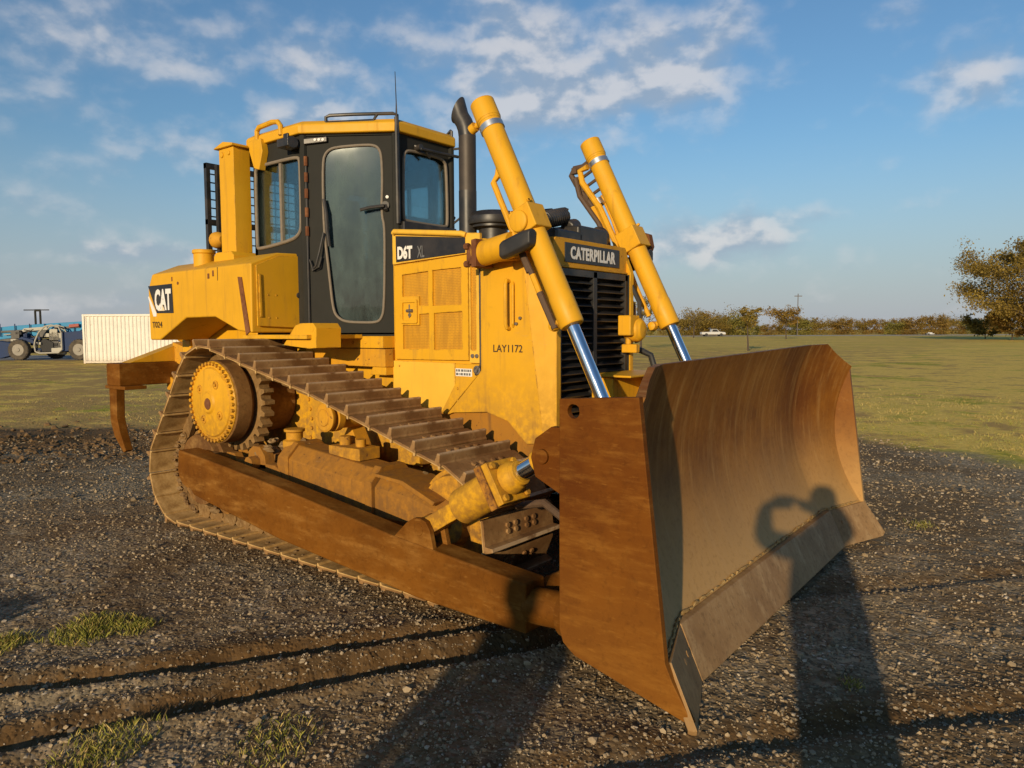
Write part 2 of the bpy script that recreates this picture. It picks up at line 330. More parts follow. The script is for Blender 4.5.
# --- tracks
TY = .94; HW = .317
def circ(cx, cz, r, n=180): return [(cx+r*math.cos(2*PI*k/n), cz+r*math.sin(2*PI*k/n)) for k in range(n)]
def hull(P):
    P = sorted(set(P)); cr = lambda o, a, b: (a[0]-o[0])*(b[1]-o[1])-(a[1]-o[1])*(b[0]-o[0]); H = []
    for seq in (P, P[::-1]):
        h = []
        for p in seq:
            while len(h) > 1 and cr(h[-2], h[-1], p) <= 0: h.pop()
            h.append(p)
        H += h[:-1]
    return H[::-1]                                             # clockwise: the top run goes forward
RIDL = (-.575, .42); FIDL = (2.29, .42); SPK = (-.095, 1.02)
def run(off):
    P = hull(circ(*RIDL, .410-off)+circ(*FIDL, .410-off)+circ(-.10, 1.02, .435-off)+circ(1.13, .975, .205-off))
    k = max(range(len(P)), key=lambda i: P[i][1]); return P[k:]+P[:k]
def resample(P, n, phase):
    Q = P+[P[0]]; L = [0]
    for a, b in zip(Q, Q[1:]): L.append(L[-1]+math.dist(a, b))
    out = []
    for i in range(n):
        s = ((i+phase)/n*L[-1]) % L[-1]; k = max(j for j in range(len(L)-1) if L[j] <= s)
        t = (s-L[k])/(L[k+1]-L[k]); a, b = Q[k], Q[k+1]
        out.append((a[0]+(b[0]-a[0])*t, a[1]+(b[1]-a[1])*t, math.atan2(-(b[1]-a[1]), b[0]-a[0])))
    return out, L[-1]
PATH = run(0); _, LEN = resample(PATH, 10, 0); NSH = round(LEN/.203)
x_top = PATH[0][0]; PHASE = ((-.055-x_top)/(LEN/NSH)) % 1.0
POSE, _ = resample(PATH, NSH, PHASE); PIT = LEN/NSH
def shoe_mesh():
    g = G(); h = PIT/2
    g.xz([(-h+.003, -.008), (-h+.02, 0), (.045, 0), (.052, .052), (.072, .054), (.082, .004), (h-.008, -.003), (h-.008, -.034), (h-.020, -.034), (h-.026, -.020), (-h+.02, -.020), (-h+.003, -.024)], -HW, HW)
    for y in (-.12, -.05, .05, .12): g.hexbolt((-.035, y, 0), (0, 0, 1), .017, .014, 0); g.hexbolt((.0, y, 0), (0, 0, 1), .017, .014, 0)
    return g
def chain(yc):
    g = G(); links, _ = resample(run(.075), NSH, PHASE)
    for k, (x, z, a) in enumerate(links):
        c, s_ = math.cos(a), math.sin(a)
        def T(u, y, v): return (x+u*c+v*s_, yc+y, z-u*s_+v*c)
        for sy in (-1, 1):
            o = .004 if k % 2 else 0
            prof = [(-.115, -.036), (-.07, -.054), (.03, -.048), (.10, -.045), (.118, -.01), (.10, .03), (.06, .056), (-.08, .056), (-.115, .02)]
            r1 = [T(u, sy*(.060+o), v) for u, v in prof]; r2 = [T(u, sy*(.098+o), v) for u, v in prof]; g.loft([r1, r2])
        g.cyl(T(-.10, -.11, -.008), T(-.10, .11, -.008), .030, n=12)
    return g
shoe_me = None
def soil_lumps(spots, seed, sub=2):
    g = G(); r_ = random.Random(seed)
    for (x, y, z, r) in spots:
        b = bmesh.new(); bmesh.ops.create_icosphere(b, subdivisions=sub, radius=1)
        off = Vector((r_.random()*50,)*3)
        from mathutils import noise as mn
        vs = []
        for q in b.verts:
            k = 1+.55*mn.noise(q.co*1.9+off)+.25*mn.noise(q.co*5+off)
            vs.append((x+q.co.x*r*k*1.25, y+q.co.y*r*k, z+q.co.z*r*k*.75))
        g.add(vs, [[q.index for q in f.verts] for f in b.faces]); b.free()
    return g
for side in (-1, 1):
    tr = B(chain(side*TY), 'track', M_CHAIN, bevel=0)
    for k, (x, z, a) in enumerate(POSE):
        if shoe_me is None:
            o = shoe_mesh().build('track_shoe', M_SHOE, tr, bevel=.003); shoe_me = o
        else:
            o = shoe_me.copy(); COL.objects.link(o); o.parent = tr
        o.location = (x-E0[0], side*TY, z); o.rotation_euler = (random.uniform(-.006, .006), a+random.uniform(-.008, .008), 0)
    # sprocket, final drive
    g = G(); n = 27
    pr = []
    for k in range(n):
        for f, r in ((-.32, .35), (-.16, .398), (.16, .398), (.32, .35)): a_ = 2*PI*(k+f)/n; pr.append((SPK[0]+r*math.cos(a_), SPK[1]+r*math.sin(a_)))
    g.xz(pr, side*(TY-.045), side*(TY+.045)); B(g, 'sprocket', M_CHAIN, bevel=.003)
    g = G(); S = lambda y: side*y
    g.lathe([(.27, 0), (.27, .36), (.28, .385), (.305, .40), (.322, .42), (.322, .535), (.315, .545)], (SPK[0], S(.62), SPK[1]), (0, side, 0), 64)
    fd = B(g, 'final_drive_housing', M_CRUST, bevel=.003)
    g = G(); f = 1.155; KC = .89
    g.lathe([(r_*KC, h_) for r_, h_ in [(.352, 0), (.352, .018), (.343, .026), (.300, .030), (.292, .040), (.282, .042), (.14, .050), (.10, .056), (.085, .068), (.05, .070), (0, .070)]], (SPK[0], S(f), SPK[1]), (0, side, 0), 72)
    cv = B(g, 'final_drive_cover', M_YELC, fd, bevel=0)
    g = G()
    for k in range(40):
        a_ = 2*PI*k/40; p = (SPK[0]+.333*KC*math.cos(a_), S(f+.02), SPK[1]+.333*KC*math.sin(a_)); g.hexbolt(p, (0, side, 0), .0145, .026)
    for k in range(4):
        a_ = 2*PI*(k+.62)/4; p = Vector((SPK[0]+.165*math.cos(a_), S(f+.045), SPK[1]+.165*math.sin(a_)))
        g.lathe([(.036, 0), (.036, .006), (.026, .009), (.024, .003), (.0, .003)], p, (0, side, 0), 20); g.hexbolt(p+Vector((0, side*.003, 0)), (0, side, 0), .013, .012)
    B(g, 'cover_bolt_ring', M_YELD, fd, bevel=.001)
    g = G(); g.lathe([(.045, 0), (.04, .004), (0, .005)], (SPK[0]+.01, S(f+.070), SPK[1]-.01), (0, side, 0), 20); B(g, 'hub_plug', M_RUSTP, fd, bevel=0)
    # idlers, carrier roller, bottom rollers
    for (cx, cz), mm in ((RIDL, M_CRUST), (FIDL, M_YELD)):
        g = G(); g.lathe([(.06, -.15), (.10, -.15), (.12, -.10), (.22, -.095), (.29, -.10), (.30, -.055), (.33, -.05), (.33, .05), (.30, .055), (.29, .10), (.22, .095), (.12, .10), (.10, .15), (.06, .15)], (cx, S(TY), cz), (0, side, 0), 56)
        B(g, 'idler', mm, bevel=.003)
    g = G(); g.lathe([(.085, -.20), (.085, .02), (.10, .03), (.10, .08), (.075, .085), (.075, .10), (.093, .105), (.098, .12), (.098, .135), (.085, .142), (.06, .140), (.055, .147), (0, .147)], (1.13, S(TY), .975), (0, side, 0), 40); B(g, 'carrier_roller', M_YELD, bevel=.002)
    for k in range(6):
        g = G(); x = -.12+k*.40
        g.lathe([(.05, -.19), (.07, -.17), (.10, -.15), (.12, -.145), (.12, -.10), (.095, -.095), (.095, .095), (.12, .10), (.12, .145), (.10, .15), (.07, .17), (.05, .19)], (x, S(TY), .245), (0, side, 0), 28); B(g, 'track_roller', M_FRAME, bevel=.002)
    # roller frame
    g = G(); Y0, Y1 = S(.78), S(1.12)
    g.xz([(-.72, .36), (-.70, .54), (-.55, .60), (.62, .60), (.70, .56), (.70, .33), (.2, .31)], S(1.04), S(1.13))
    g.xz([(-.55, .36), (-.5, .60), (.62, .60), (.70, .33)], S(.76), S(.84))
    def octo(x, zt, zb, dy=0.0): yc = .955; hw = .17-dy; return [(x, S(yc-hw), zb+.05), (x, S(yc-hw), zt-.07), (x, S(yc-hw+.07), zt), (x, S(yc+hw-.09), zt), (x, S(yc+hw), zt-.09), (x, S(yc+hw), zb+.05), (x, S(yc+hw-.05), zb), (x, S(yc-hw+.05), zb)]
    g.loft([octo(.60, .70, .36, .03), octo(.66, .765, .34), octo(1.58, .680, .32), octo(1.62, .665, .33, .02)])
    rf = B(g, 'track_roller_frame', M_FRAME, bevel=.010)
    g = G(); g.loft([octo(1.60, .70, .31, -.012), octo(1.665, .695, .31, -.012)]); B(g, 'frame_flange', M_FRAME, rf, bevel=.006); g = G(); g.loft([octo(.74, .775, .33, -.01), octo(.79, .77, .33, -.01)]); B(g, 'frame_flange', M_FRAME, rf, bevel=.006)
    g = G()
    g.loft([octo(1.67, .665, .34, .01), octo(1.98, .645, .35, .0), [(2.30, S(.955+q), z) for q, z in ((-.15, .42), (-.15, .49), (-.09, .53), (.09, .53), (.15, .48), (.15, .42), (.10, .38), (-.10, .38))]])
    g.xz([(1.70, .672), (1.95, .655), (2.22, .56), (2.20, .535), (1.93, .63), (1.70, .650)], S(.86), S(1.14))
    B(g, 'idler_yoke_cover', M_FRAME, rf, bevel=.006)
    g = G(); g.lathe([(.085, 0), (.085, .05), (.06, .06), (.06, .11), (.075, .115), (.075, .135), (0, .135)], (.66, S(.98), .72), (0, 0, 1), 20); B(g, 'frame_cap', M_YELD, rf, bevel=.004)
    g = G(); g.lathe([(.05, 0), (.05, .10), (.03, .105), (0, .105)], (.40, S(1.10), .60), (0, side, 0), 16); g.xz([(.28, .56), (.30, .68), (.36, .72), (.44, .72), (.50, .66), (.52, .56)], S(1.05), S(1.13)); B(g, 'pin_lug', M_FRAME, rf, bevel=.004)
    g = G(); g.xz([(-.05, .56), (0, .64), (.1, .64), (.16, .56)], S(1.06), S(1.13)); B(g, 'frame_lug', M_FRAME, rf, bevel=.006)
    g = G(); g.box(1.10, 1.42, S(.84), S(1.02), .70, .78); g.cyl((1.17, S(.93), .76), (1.17, S(.93), .84), .04, n=14); g.cyl((1.33, S(.93), .76), (1.33, S(.93), .83), .035, n=14); g.xz([(1.0, .70), (1.05, .80), (1.13, .92), (1.2, .80), (1.25, .70)], S(.74), S(.86)); B(g, 'roller_bracket', M_YELD, rf, bevel=.004)
    rr = random.Random(3+side)
    sp = [(rr.uniform(-.55, 2.0), S(rr.uniform(.86, 1.08)), rr.uniform(.62, .64), rr.uniform(.015, .045)) for _ in range(16)]
    sp += [(.52+rr.uniform(-.15, .25), S(rr.uniform(.9, 1.1)), .70+rr.uniform(-.05, .06), rr.uniform(.02, .05)) for _ in range(14)]
    sp += [(-.25+k*.085+rr.uniform(-.02, .02), S(rr.uniform(1.03, 1.13)), .15+rr.uniform(-.02, .09), rr.uniform(.025, .055)) for k in range(26)]
    sp += [(RIDL[0]+.335*math.cos(a_)*rr.uniform(.95, 1.1), S(rr.uniform(1.04, 1.07)), RIDL[1]+.335*math.sin(a_)*rr.uniform(.95, 1.1), rr.uniform(.012, .032)) for a_ in [R(130+k*7) for k in range(20)]]
    sp += [(x, S(rr.uniform(1.15, 1.24)), z_, rr.uniform(.008, .02)) for x, z_ in [(rr.uniform(-.5, 1.2), .025) for _ in range(18)]]
    tag(B(soil_lumps(sp, 9+side), 'caked_soil', M_MUD, rf, bevel=0), kind='stuff')

# --- main hull
g = G(); g.xz([(-1.15, .62), (-1.15, 1.42), (.2, 1.42), (1.3, 1.32), (2.55, 1.0), (2.55, .60), (2.2, .46), (-.6, .46)], -.47, .47)
for s in (-1, 1): g.xz([(-.55, .72), (-.45, 1.36), (.30, 1.36), (.62, 1.18), (.80, 1.0), (1.55, .95), (1.55, .62), (.3, .60)], s*.47, s*.60)
hullo = B(g, 'main_hull', M_YEL, bevel=.012)
g = G()
for s in (-1, 1):
    g = G()
    for k in range(7): g.hexbolt((.34+.02*math.sin(k), s*.60, .72+k*.075), (0, s, 0), .016, .012)
    B(g, 'hull_bolt_row', M_YELD, hullo, bevel=.001)
    g = G(); g.xz([(.30, 1.30), (1.22, 1.30), (1.22, 1.43), (.30, 1.43)], s*.52, s*.60); B(g, 'hull_plate', M_YELD, hullo, bevel=.004)

# --- engine hood, doors, radiator guard
FY = -.52
g = G(); g.xz([(1.2, 1.0), (2.47, .9), (2.47, 2.10), (2.0, 2.165), (1.2, 2.245)], -.497, .497)
hood = B(g, 'engine_hood', M_YEL, bevel=.015)
def rrect(x0, z0, x1, z1, r=.018, n=4):
    P = []
    for cx, cz, a0 in ((x1-r, z0+r, -90), (x1-r, z1-r, 0), (x0+r, z1-r, 90), (x0+r, z0+r, 180)):
        P += [(cx+r*math.cos(R(a0+90*k/n)), cz+r*math.sin(R(a0+90*k/n))) for k in range(n+1)]
    return P
SIDES = (-1, 1)
for s in SIDES:
    Fr = ((0, s*.522, 0), (1, 0, 0), (0, 0, 1)); th = (0, -s*.022, 0)
    zones = [[(1.325, 1.80), (1.49, 1.80), (1.49, 1.735), (1.58, 1.735), (1.58, 1.968), (1.325, 1.955)], [(1.622, 1.73), (1.885, 1.733), (1.885, 1.978), (1.622, 1.972)],
             [(1.325, 1.43), (1.587, 1.434), (1.587, 1.678), (1.49, 1.676), (1.49, 1.60), (1.325, 1.60)], [(1.632, 1.43), (1.892, 1.438), (1.892, 1.687), (1.632, 1.68)]]
    g = G(); g.holed([(1.242, 1.356), (1.948, 1.362), (1.948, 2.058), (1.246, 2.022)], zones, Fr, th)
    g.holed(rrect(1.31, 1.612, 1.478, 1.778, .012), [rrect(1.333, 1.634, 1.462, 1.758, .01)], ((0, s*.533, 0), (1, 0, 0), (0, 0, 1)), (0, -s*.013, 0))
    dr = B(g, 'side_door', M_YEL, hood, bevel=.003)
    g = G()
    for z in zones: g.xz(z, s*.508, s*.500)
    B(g, 'vent_mesh', M_PERF, hood, bevel=0)
    g = G(); g.box(1.335, 1.46, s*.515, s*.519, 1.636, 1.756); g.box(1.39, 1.40, s*.519, s*.527, 1.65, 1.745); g.cyl((1.365, s*.519, 1.70), (1.43, s*.530, 1.70), .012, n=10); g.cyl((1.40, s*.519, 1.67), (1.40, s*.53, 1.67), .014, n=10)
    B(g, 'door_latch', M_STEEL, hood, bevel=.002)
    g = G(); g.holed([(1.955, 1.345), (2.05, 1.345), (2.05, 2.10), (1.955, 2.085)], [rrect(1.967, 1.43, 2.016, 1.992, .012)], Fr, th)
    g.xz([(1.225, 2.032), (1.95, 2.066), (2.05, 2.10), (2.05, 2.19), (1.225, 2.262)], s*.519, s*.497)
    g.xz([(1.21, 1.0), (1.21, 1.345), (1.815, 1.340), (1.815, 1.19), (1.70, 1.0)], s*.515, s*.497)
    g.tube([(1.245, s*.525, 2.250), (1.26, s*.530, 2.262), (1.90, s*.530, 2.196), (1.93, s*.52, 2.185)], .019, 12)
    g.hexbolt((1.28, s*.52, 1.31), (0, s, 0), .008, .006)
    B(g, 'lower_side_panel', M_YELL, hood, bevel=.003)
    g = G(); g.xz([(1.967, 1.43), (2.016, 1.43), (2.016, 1.992), (1.967, 1.992)], s*.508, s*.500); B(g, 'vent_mesh', M_PERF, hood, bevel=0)
    g = G(); g.xz([(1.822, 1.337), (2.05, 1.337), (2.05, 1.30), (2.02, 1.262), (1.735, .99), (1.69, 1.0), (1.822, 1.20)], s*.520, s*.497)
    for p in ((1.845, 1.17), (1.845, 1.09)): g.hexbolt((p[0], s*.52, p[1]), (0, s, 0), .009, .006)
    B(g, 'hood_brace_plate', M_YEL, hood, bevel=.003)
    g = G()                                                    # radiator guard: side sheet and angled front corner
    g.xz([(2.062, 2.145), (2.062, 1.30), (2.03, 1.262), (1.745, .985), (1.81, 1.006), (2.106, 1.028), (2.28, .983), (2.43, .849), (2.565, .86), (2.417, 1.93), (2.41, 2.115)], s*.530, s*.497)
    a = [(2.411, s*.531, 2.115), (2.417, s*.531, 1.93), (2.566, s*.531, .86), (2.625, s*.477, .84), (2.625, s*.477, 1.96), (2.56, s*.49, 2.10)]
    b = [(x, y-s*.045, z) for x, y, z in a]
    n_ = len(a); g.add(a+b, [(0, 1, 4, 5), (1, 2, 3, 4)]+[(n_+0, n_+5, n_+4, n_+1), (n_+1, n_+4, n_+3, n_+2)]+[(i, (i+1) % n_, (i+1) % n_+n_, i+n_) for i in range(n_)])
    g.tube([(2.30, s*.53, 1.865), (2.30, s*.560, 1.872), (2.302, s*.572, 1.85), (2.303, s*.572, 1.60), (2.303, s*.562, 1.575), (2.303, s*.53, 1.57)], .013, 10)
    g.tube([(2.33, s*.53, 1.86), (2.34, s*.545, 1.84), (2.34, s*.545, 1.60), (2.33, s*.53, 1.58)], .009, 8)
    rg = B(g, 'radiator_guard', M_YEL, bevel=.006)
    g = G(); g.xz([(1.62, .70), (1.62, 1.0), (1.82, 1.05), (2.44, 1.05), (2.60, .80), (2.5, .62)], s*.492, s*.50); B(g, 'inner_guard_plate', M_FRAME, rg, bevel=.003)
    g = G(); g.tube([(2.055, s*.525, 2.12), (2.057, s*.525, 1.34), (2.03, s*.525, 1.285), (2.01, s*.525, 1.27)], .009, 8); B(g, 'door_seal', M_RUB, rg, bevel=0)
    g = G()
    g.lathe([(.030, 0), (.030, .012), (.018, .014), (.016, .008), (0, .008)], (2.025, s*.52, 1.300), (0, s, 0), 20)
    B(g, 'seal_knob', M_STEEL, rg, bevel=.001); g = G()
    for p in ((1.985, 1.392), (2.022, 1.392)): g.lathe([(.014, 0), (.014, .008), (0, .009)], (p[0], s*.522, p[1]), (0, s, 0), 14)
    B(g, 'door_stud', M_STEEL, rg, bevel=.001); g = G()
    for p in ((2.39, 1.635), (2.36, 1.60)): g.hexbolt((p[0], s*.53, p[1]), (0, s, 0), .011, .014)
    B(g, 'guard_bolt', M_STEEL, rg, bevel=.001)
# side plates and lettering on the visible flank
g = G(); g.xz([(1.263, 2.232), (1.925, 2.170), (1.925, 2.070), (1.266, 2.046)], -.5225, -.5185); pl = B(g, 'model_plate', M_DECAL, hood, bevel=.001)
text_geo('D6T', (1.284, -.5225, 2.064), (1, -.0, -.012), (0, 0, 1), .094, .150, M_WHITE, 'plate_lettering', pl, E0, bold=.05)
text_geo('XL', (1.482, -.5225, 2.066), (1, 0, -.012), (0, 0, 1), .080, .070, M_GREYV, 'plate_lettering', pl, E0, bold=.02)
text_geo('LAY1172', (2.169, -.530, 1.421), (1, 0, 0), (0, 0, 1), .048, .235, M_INK, 'stencilled_number', DOZ, E0, bold=.008)
g = G(); g.xz([(1.830, 1.255), (1.976, 1.255), (1.976, 1.306), (1.830, 1.306)], -.5225, -.5195); st = B(g, 'data_sticker', M_WHITE, hood, bevel=0)
g = G(); rr = random.Random(2)
for r_ in range(2):
    x = 1.835
    while x < 1.968:
        wd = rr.uniform(.006, .022); g.xz([(x, 1.261+r_*.024), (min(x+wd, 1.972), 1.261+r_*.024), (min(x+wd, 1.972), 1.277+r_*.024), (x, 1.277+r_*.024)], -.5238, -.5222); x += wd+rr.uniform(.004, .009)
B(g, 'sticker_print', M_GREYV, st, bevel=0)
# nose panel, grille
g = G(); g.yz([(-.462, 1.945), (.462, 1.945), (.462, 2.085), (.43, 2.135), (-.43, 2.135), (-.462, 2.085)], 2.40, 2.585); g.box(2.585, 2.60, -.45, .45, 1.948, 1.962)
nose = B(g, 'nose_panel', M_YELD, bevel=.008)
g = G(); g.box(2.585, 2.590, -.335, .335, 1.985, 2.108); npl = B(g, 'name_plate', M_DECAL, nose, bevel=.002)
text_geo('CATERPILLAR', (2.590, -.275, 2.006), (0, 1, 0), (0, 0, 1), .082, .55, M_WHITE, 'plate_lettering', npl, E0, bold=.038, spacing=1.10)
g = G(); g.box(2.50, 2.52, -.44, .44, .80, 1.945)
gr0 = B(g, 'grille_core', M_DARK, bevel=0)
g = G()
for y0, y1 in ((-.43, -.395), (-.022, .022), (.395, .43)): g.box(2.53, 2.605, y0, y1, .80, 1.94)
g.box(2.53, 2.605, -.43, .43, 1.90, 1.943)
for s in (-1, 1): g.box(2.55, 2.60, s*.20-.006, s*.20+.006, .80, 1.90) if False else None
k = 0; z = 1.865
while z > .82:
    for y0, y1 in ((-.397, -.02), (.02, .397)): g.slab([(2.545, y0, z+.014), (2.598, y0, z-.010), (2.600, y0, z-.002), (2.547, y0, z+.022)], (0, y1-y0, 0))
    z -= .0485
B(g, 'grille', M_BLACK, gr0, bevel=.0015)
for s in (-1, 1): g = G(); g.box(2.52, 2.615, s*.432, s*.472, .80, 1.945); B(g, 'grille_frame', M_CAB, gr0, bevel=.004)
g = G()                                                        # lamp bracket beside the grille, seen past the right cylinder
g.box(2.60, 2.70, .30, .43, 1.52, 1.66); g.lathe([(.07, 0), (.085, .03), (.085, .10), (.06, .13), (0, .14)], (2.60, .42, 1.56), (1, .1, 0), 20); g.box(2.60, 2.72, .35, .40, 1.40, 1.46); g.cyl((2.64, .38, 1.52), (2.64, .38, 1.44), .02)
B(g, 'front_bracket', M_YELC, bevel=.008)
g = G(); g.box(2.64, 2.80, -.10, .47, .78, 1.255); g.xz([(2.62, 1.26), (2.95, 1.26), (2.95, 1.275), (2.62, 1.275)], -.14, .50); g.box(2.80, 2.95, .30, .47, .60, 1.25); B(g, 'front_support', M_YELC, bevel=.006)
g = G(); g.tube([(2.66, .50, 1.42), (2.72, .56, 1.38), (2.76, .57, 1.25), (2.78, .55, 1.0), (2.80, .5, .7)], .022, 10); g.tube([(2.60, .46, 1.9), (2.66, .50, 1.75), (2.66, .50, 1.5)], .016, 10); B(g, 'front_hose', M_RUB, bevel=0)
# hood top clutter
g = G()
def coil(p0, p1, r, r0, turns):
    P0, P1 = Vector(p0), Vector(p1); ax = (P1-P0).normalized(); u = ax.orthogonal().normalized(); v = ax.cross(u); N = turns*12
    return [P0+(P1-P0)*(k/N)+(u*math.cos(2*PI*k/12)+v*math.sin(2*PI*k/12))*r for k in range(N+1)]
g.tube(coil((2.43, -.36, 2.25), (2.38, -.04, 2.32), .046, 0, 11), .014, 8); g.tube(coil((2.31, -.33, 2.27), (2.25, -.01, 2.33), .046, 0, 11), .014, 8); g.tube([(2.40, -.34, 2.22), (2.44, -.30, 2.16), (2.46, -.2, 2.14), (2.40, -.1, 2.20), (2.36, 0, 2.28)], .018, 8)
B(g, 'coiled_hose', M_BLACK, bevel=0)
g = G(); g.box(2.28, 2.54, -.36, -.05, 2.10, 2.20); g.box(2.30, 2.54, -.10, .27, 2.10, 2.245); g.cyl((2.44, .20, 2.16), (2.44, .34, 2.22), .075, n=20); g.cyl((2.42, -.06, 2.24), (2.42, .05, 2.26), .05, n=16)
B(g, 'valve_box', M_BLACK, bevel=.02)
g = G(); g.tube([(2.46, -.46, 2.10), (2.455, -.46, 2.26), (2.42, -.455, 2.295), (2.34, -.45, 2.30)], .040, 14); g.cyl((2.47, -.46, 2.07), (2.463, -.46, 2.15), .052, n=16, m=1); B(g, 'yellow_pipe_elbow', [M_YELC, M_RUB], bevel=0)
# precleaner and exhaust
g = G(); g.lathe([(.10, -.06), (.10, .02), (.15, .03), (.15, .045), (.175, .05), (.18, .07), (.175, .10), (.13, .138), (.06, .148), (0, .15)], (1.90, -.20, 2.235), (0, 0, 1), 36); B(g, 'air_precleaner', M_BLACK, bevel=0)
g = G(); ex = Vector((1.755, -.30, 0)); pth = [(0, 0, 2.15), (0, 0, 2.5), (0, 0, 2.8), (0, 0, 2.89), (-.006, -.002, 2.94), (-.022, -.006, 2.985), (-.044, -.012, 3.02), (-.066, -.018, 3.045)]
P = [ex+Vector(p) for p in pth]; n = 26; rings = []
for i, p in enumerate(P):
    t = (P[min(i+1, len(P)-1)]-P[max(i-1, 0)]).normalized(); u = Vector((0, 1, 0)); u = (u-t*u.dot(t)).normalized(); v = t.cross(u)
    rings.append([p+(u*math.cos(2*PI*k/n)+v*math.sin(2*PI*k/n))*.060 for k in range(n)])
rings[-1] = [q+Vector((0, 0, 1))*(.030 - .9*((q-P[-1]).dot(Vector((-1, 0, 0)))) ) for q in rings[-1]]
inner = [[P[-1]+Vector((0, 0, .0))+(q-P[-1])*.86 for q in rings[-1]], [P[-3]+(q-P[-3])*.82 for q in rings[-3]]]
g.loft(rings[:4], 0, caps=False); g.loft(rings[3:]+inner, 1, caps=False); g.add(inner[1], [tuple(range(n))], 1)
g.cyl(ex+Vector((0, 0, 2.16)), ex+Vector((0, 0, 2.52)), .0615, n=26, m=1)
B(g, 'exhaust_stack', [M_STACK, M_BLACK], bevel=0)

# --- cab
g = G(); X0, X1, X2 = -.20, .45, 1.05; ZT = 3.03
SW = [(-.163, 2.826), (-.150, 2.862), (-.103, 2.878), (.322, 2.879), (.413, 2.870), (.452, 2.825), (.440, 2.405), (.413, 2.313), (.319, 2.262), (-.148, 2.222), (-.195, 2.25)]
SW = [(min(x, .425), z) for x, z in SW]; SW = [(max(x, -.165), z) for x, z in SW]
DG = [(.157, 2.834), (.189, 2.905), (.249, 2.935), (.508, 2.95), (.576, 2.935), (.605, 2.882), (.611, 2.71), (.600, 2.436), (.624, 2.334), (.609, 1.719), (.575, 1.636), (.514, 1.622), (.303, 1.629), (.234, 1.677), (.211, 1.751), (.187, 2.017), (.155, 2.34)]
FW_ = [(-.235, 2.88), (-.20, 2.915), (-.14, 2.927), (.14, 2.927), (.20, 2.915), (.235, 2.88), (.245, 2.42), (.22, 2.39), (-.22, 2.39), (-.245, 2.42)]
def chaikin(P, k=2):
    for _ in range(k): P = [q for a, b in zip(P, P[1:]+P[:1]) for q in ((a[0]*.78+b[0]*.22, a[1]*.78+b[1]*.22), (a[0]*.22+b[0]*.78, a[1]*.22+b[1]*.78))]
    return P
SW, DG, FW_ = chaikin(SW), chaikin(DG), chaikin(FW_)
DL = (Vector((X2, -.29, 0))-Vector((X1, -.70, 0))).length
for s in (-1, 1):
    g.holed([(X0, 1.53), (X1, 1.53), (X1, ZT), (X0, ZT)], [SW], ((0, s*.70, 0), (1, 0, 0), (0, 0, 1)), (0, -s*.04, 0))
g.holed([(-.31, 1.53), (.31, 1.53), (.31, ZT), (-.31, ZT)], [FW_], ((X2, 0, 0), (0, 1, 0), (0, 0, 1)), (-.04, 0, 0))
g.holed([(-.70, 1.53), (.70, 1.53), (.70, ZT), (-.70, ZT)], [rrect(-.58, 2.15, .58, 2.80, .08)], ((X0, 0, 0), (0, 1, 0), (0, 0, 1)), (.04, 0, 0))
plan = [(X0, -.70), (X1, -.70), (X2, -.29), (X2, .29), (X1, .70), (X0, .70)]
g.xy(plan, 1.49, 1.535); g.xy(plan, ZT-.01, ZT+.02)
for s in (-1, 1):                                              # corner posts of the cab shell
    g.tube([(X1, s*.69, 1.54), (X1, s*.69, ZT)], .030, 10); g.tube([(X2-.01, s*.295, 1.54), (X2-.01, s*.295, ZT)], .032, 10)
cab = B(g, 'cab_shell', M_CAB, bevel=.006)
g = G()
rp = [(X0-.05, -.73), (X1, -.735), (X2+.035, -.315), (X2+.035, .315), (X1, .735), (X0-.05, .73)]
def shrink(P, k, z): return [(x*1.0-(x-.4)*k, y*(1-k), z) for x, y in P]
g.loft([shrink(rp, 0, ZT+.005), shrink(rp, 0, ZT+.075), shrink(rp, .06, ZT+.105), shrink(rp, .4, ZT+.125)])
B(g, 'cab_roof', M_YEL, bevel=.012)
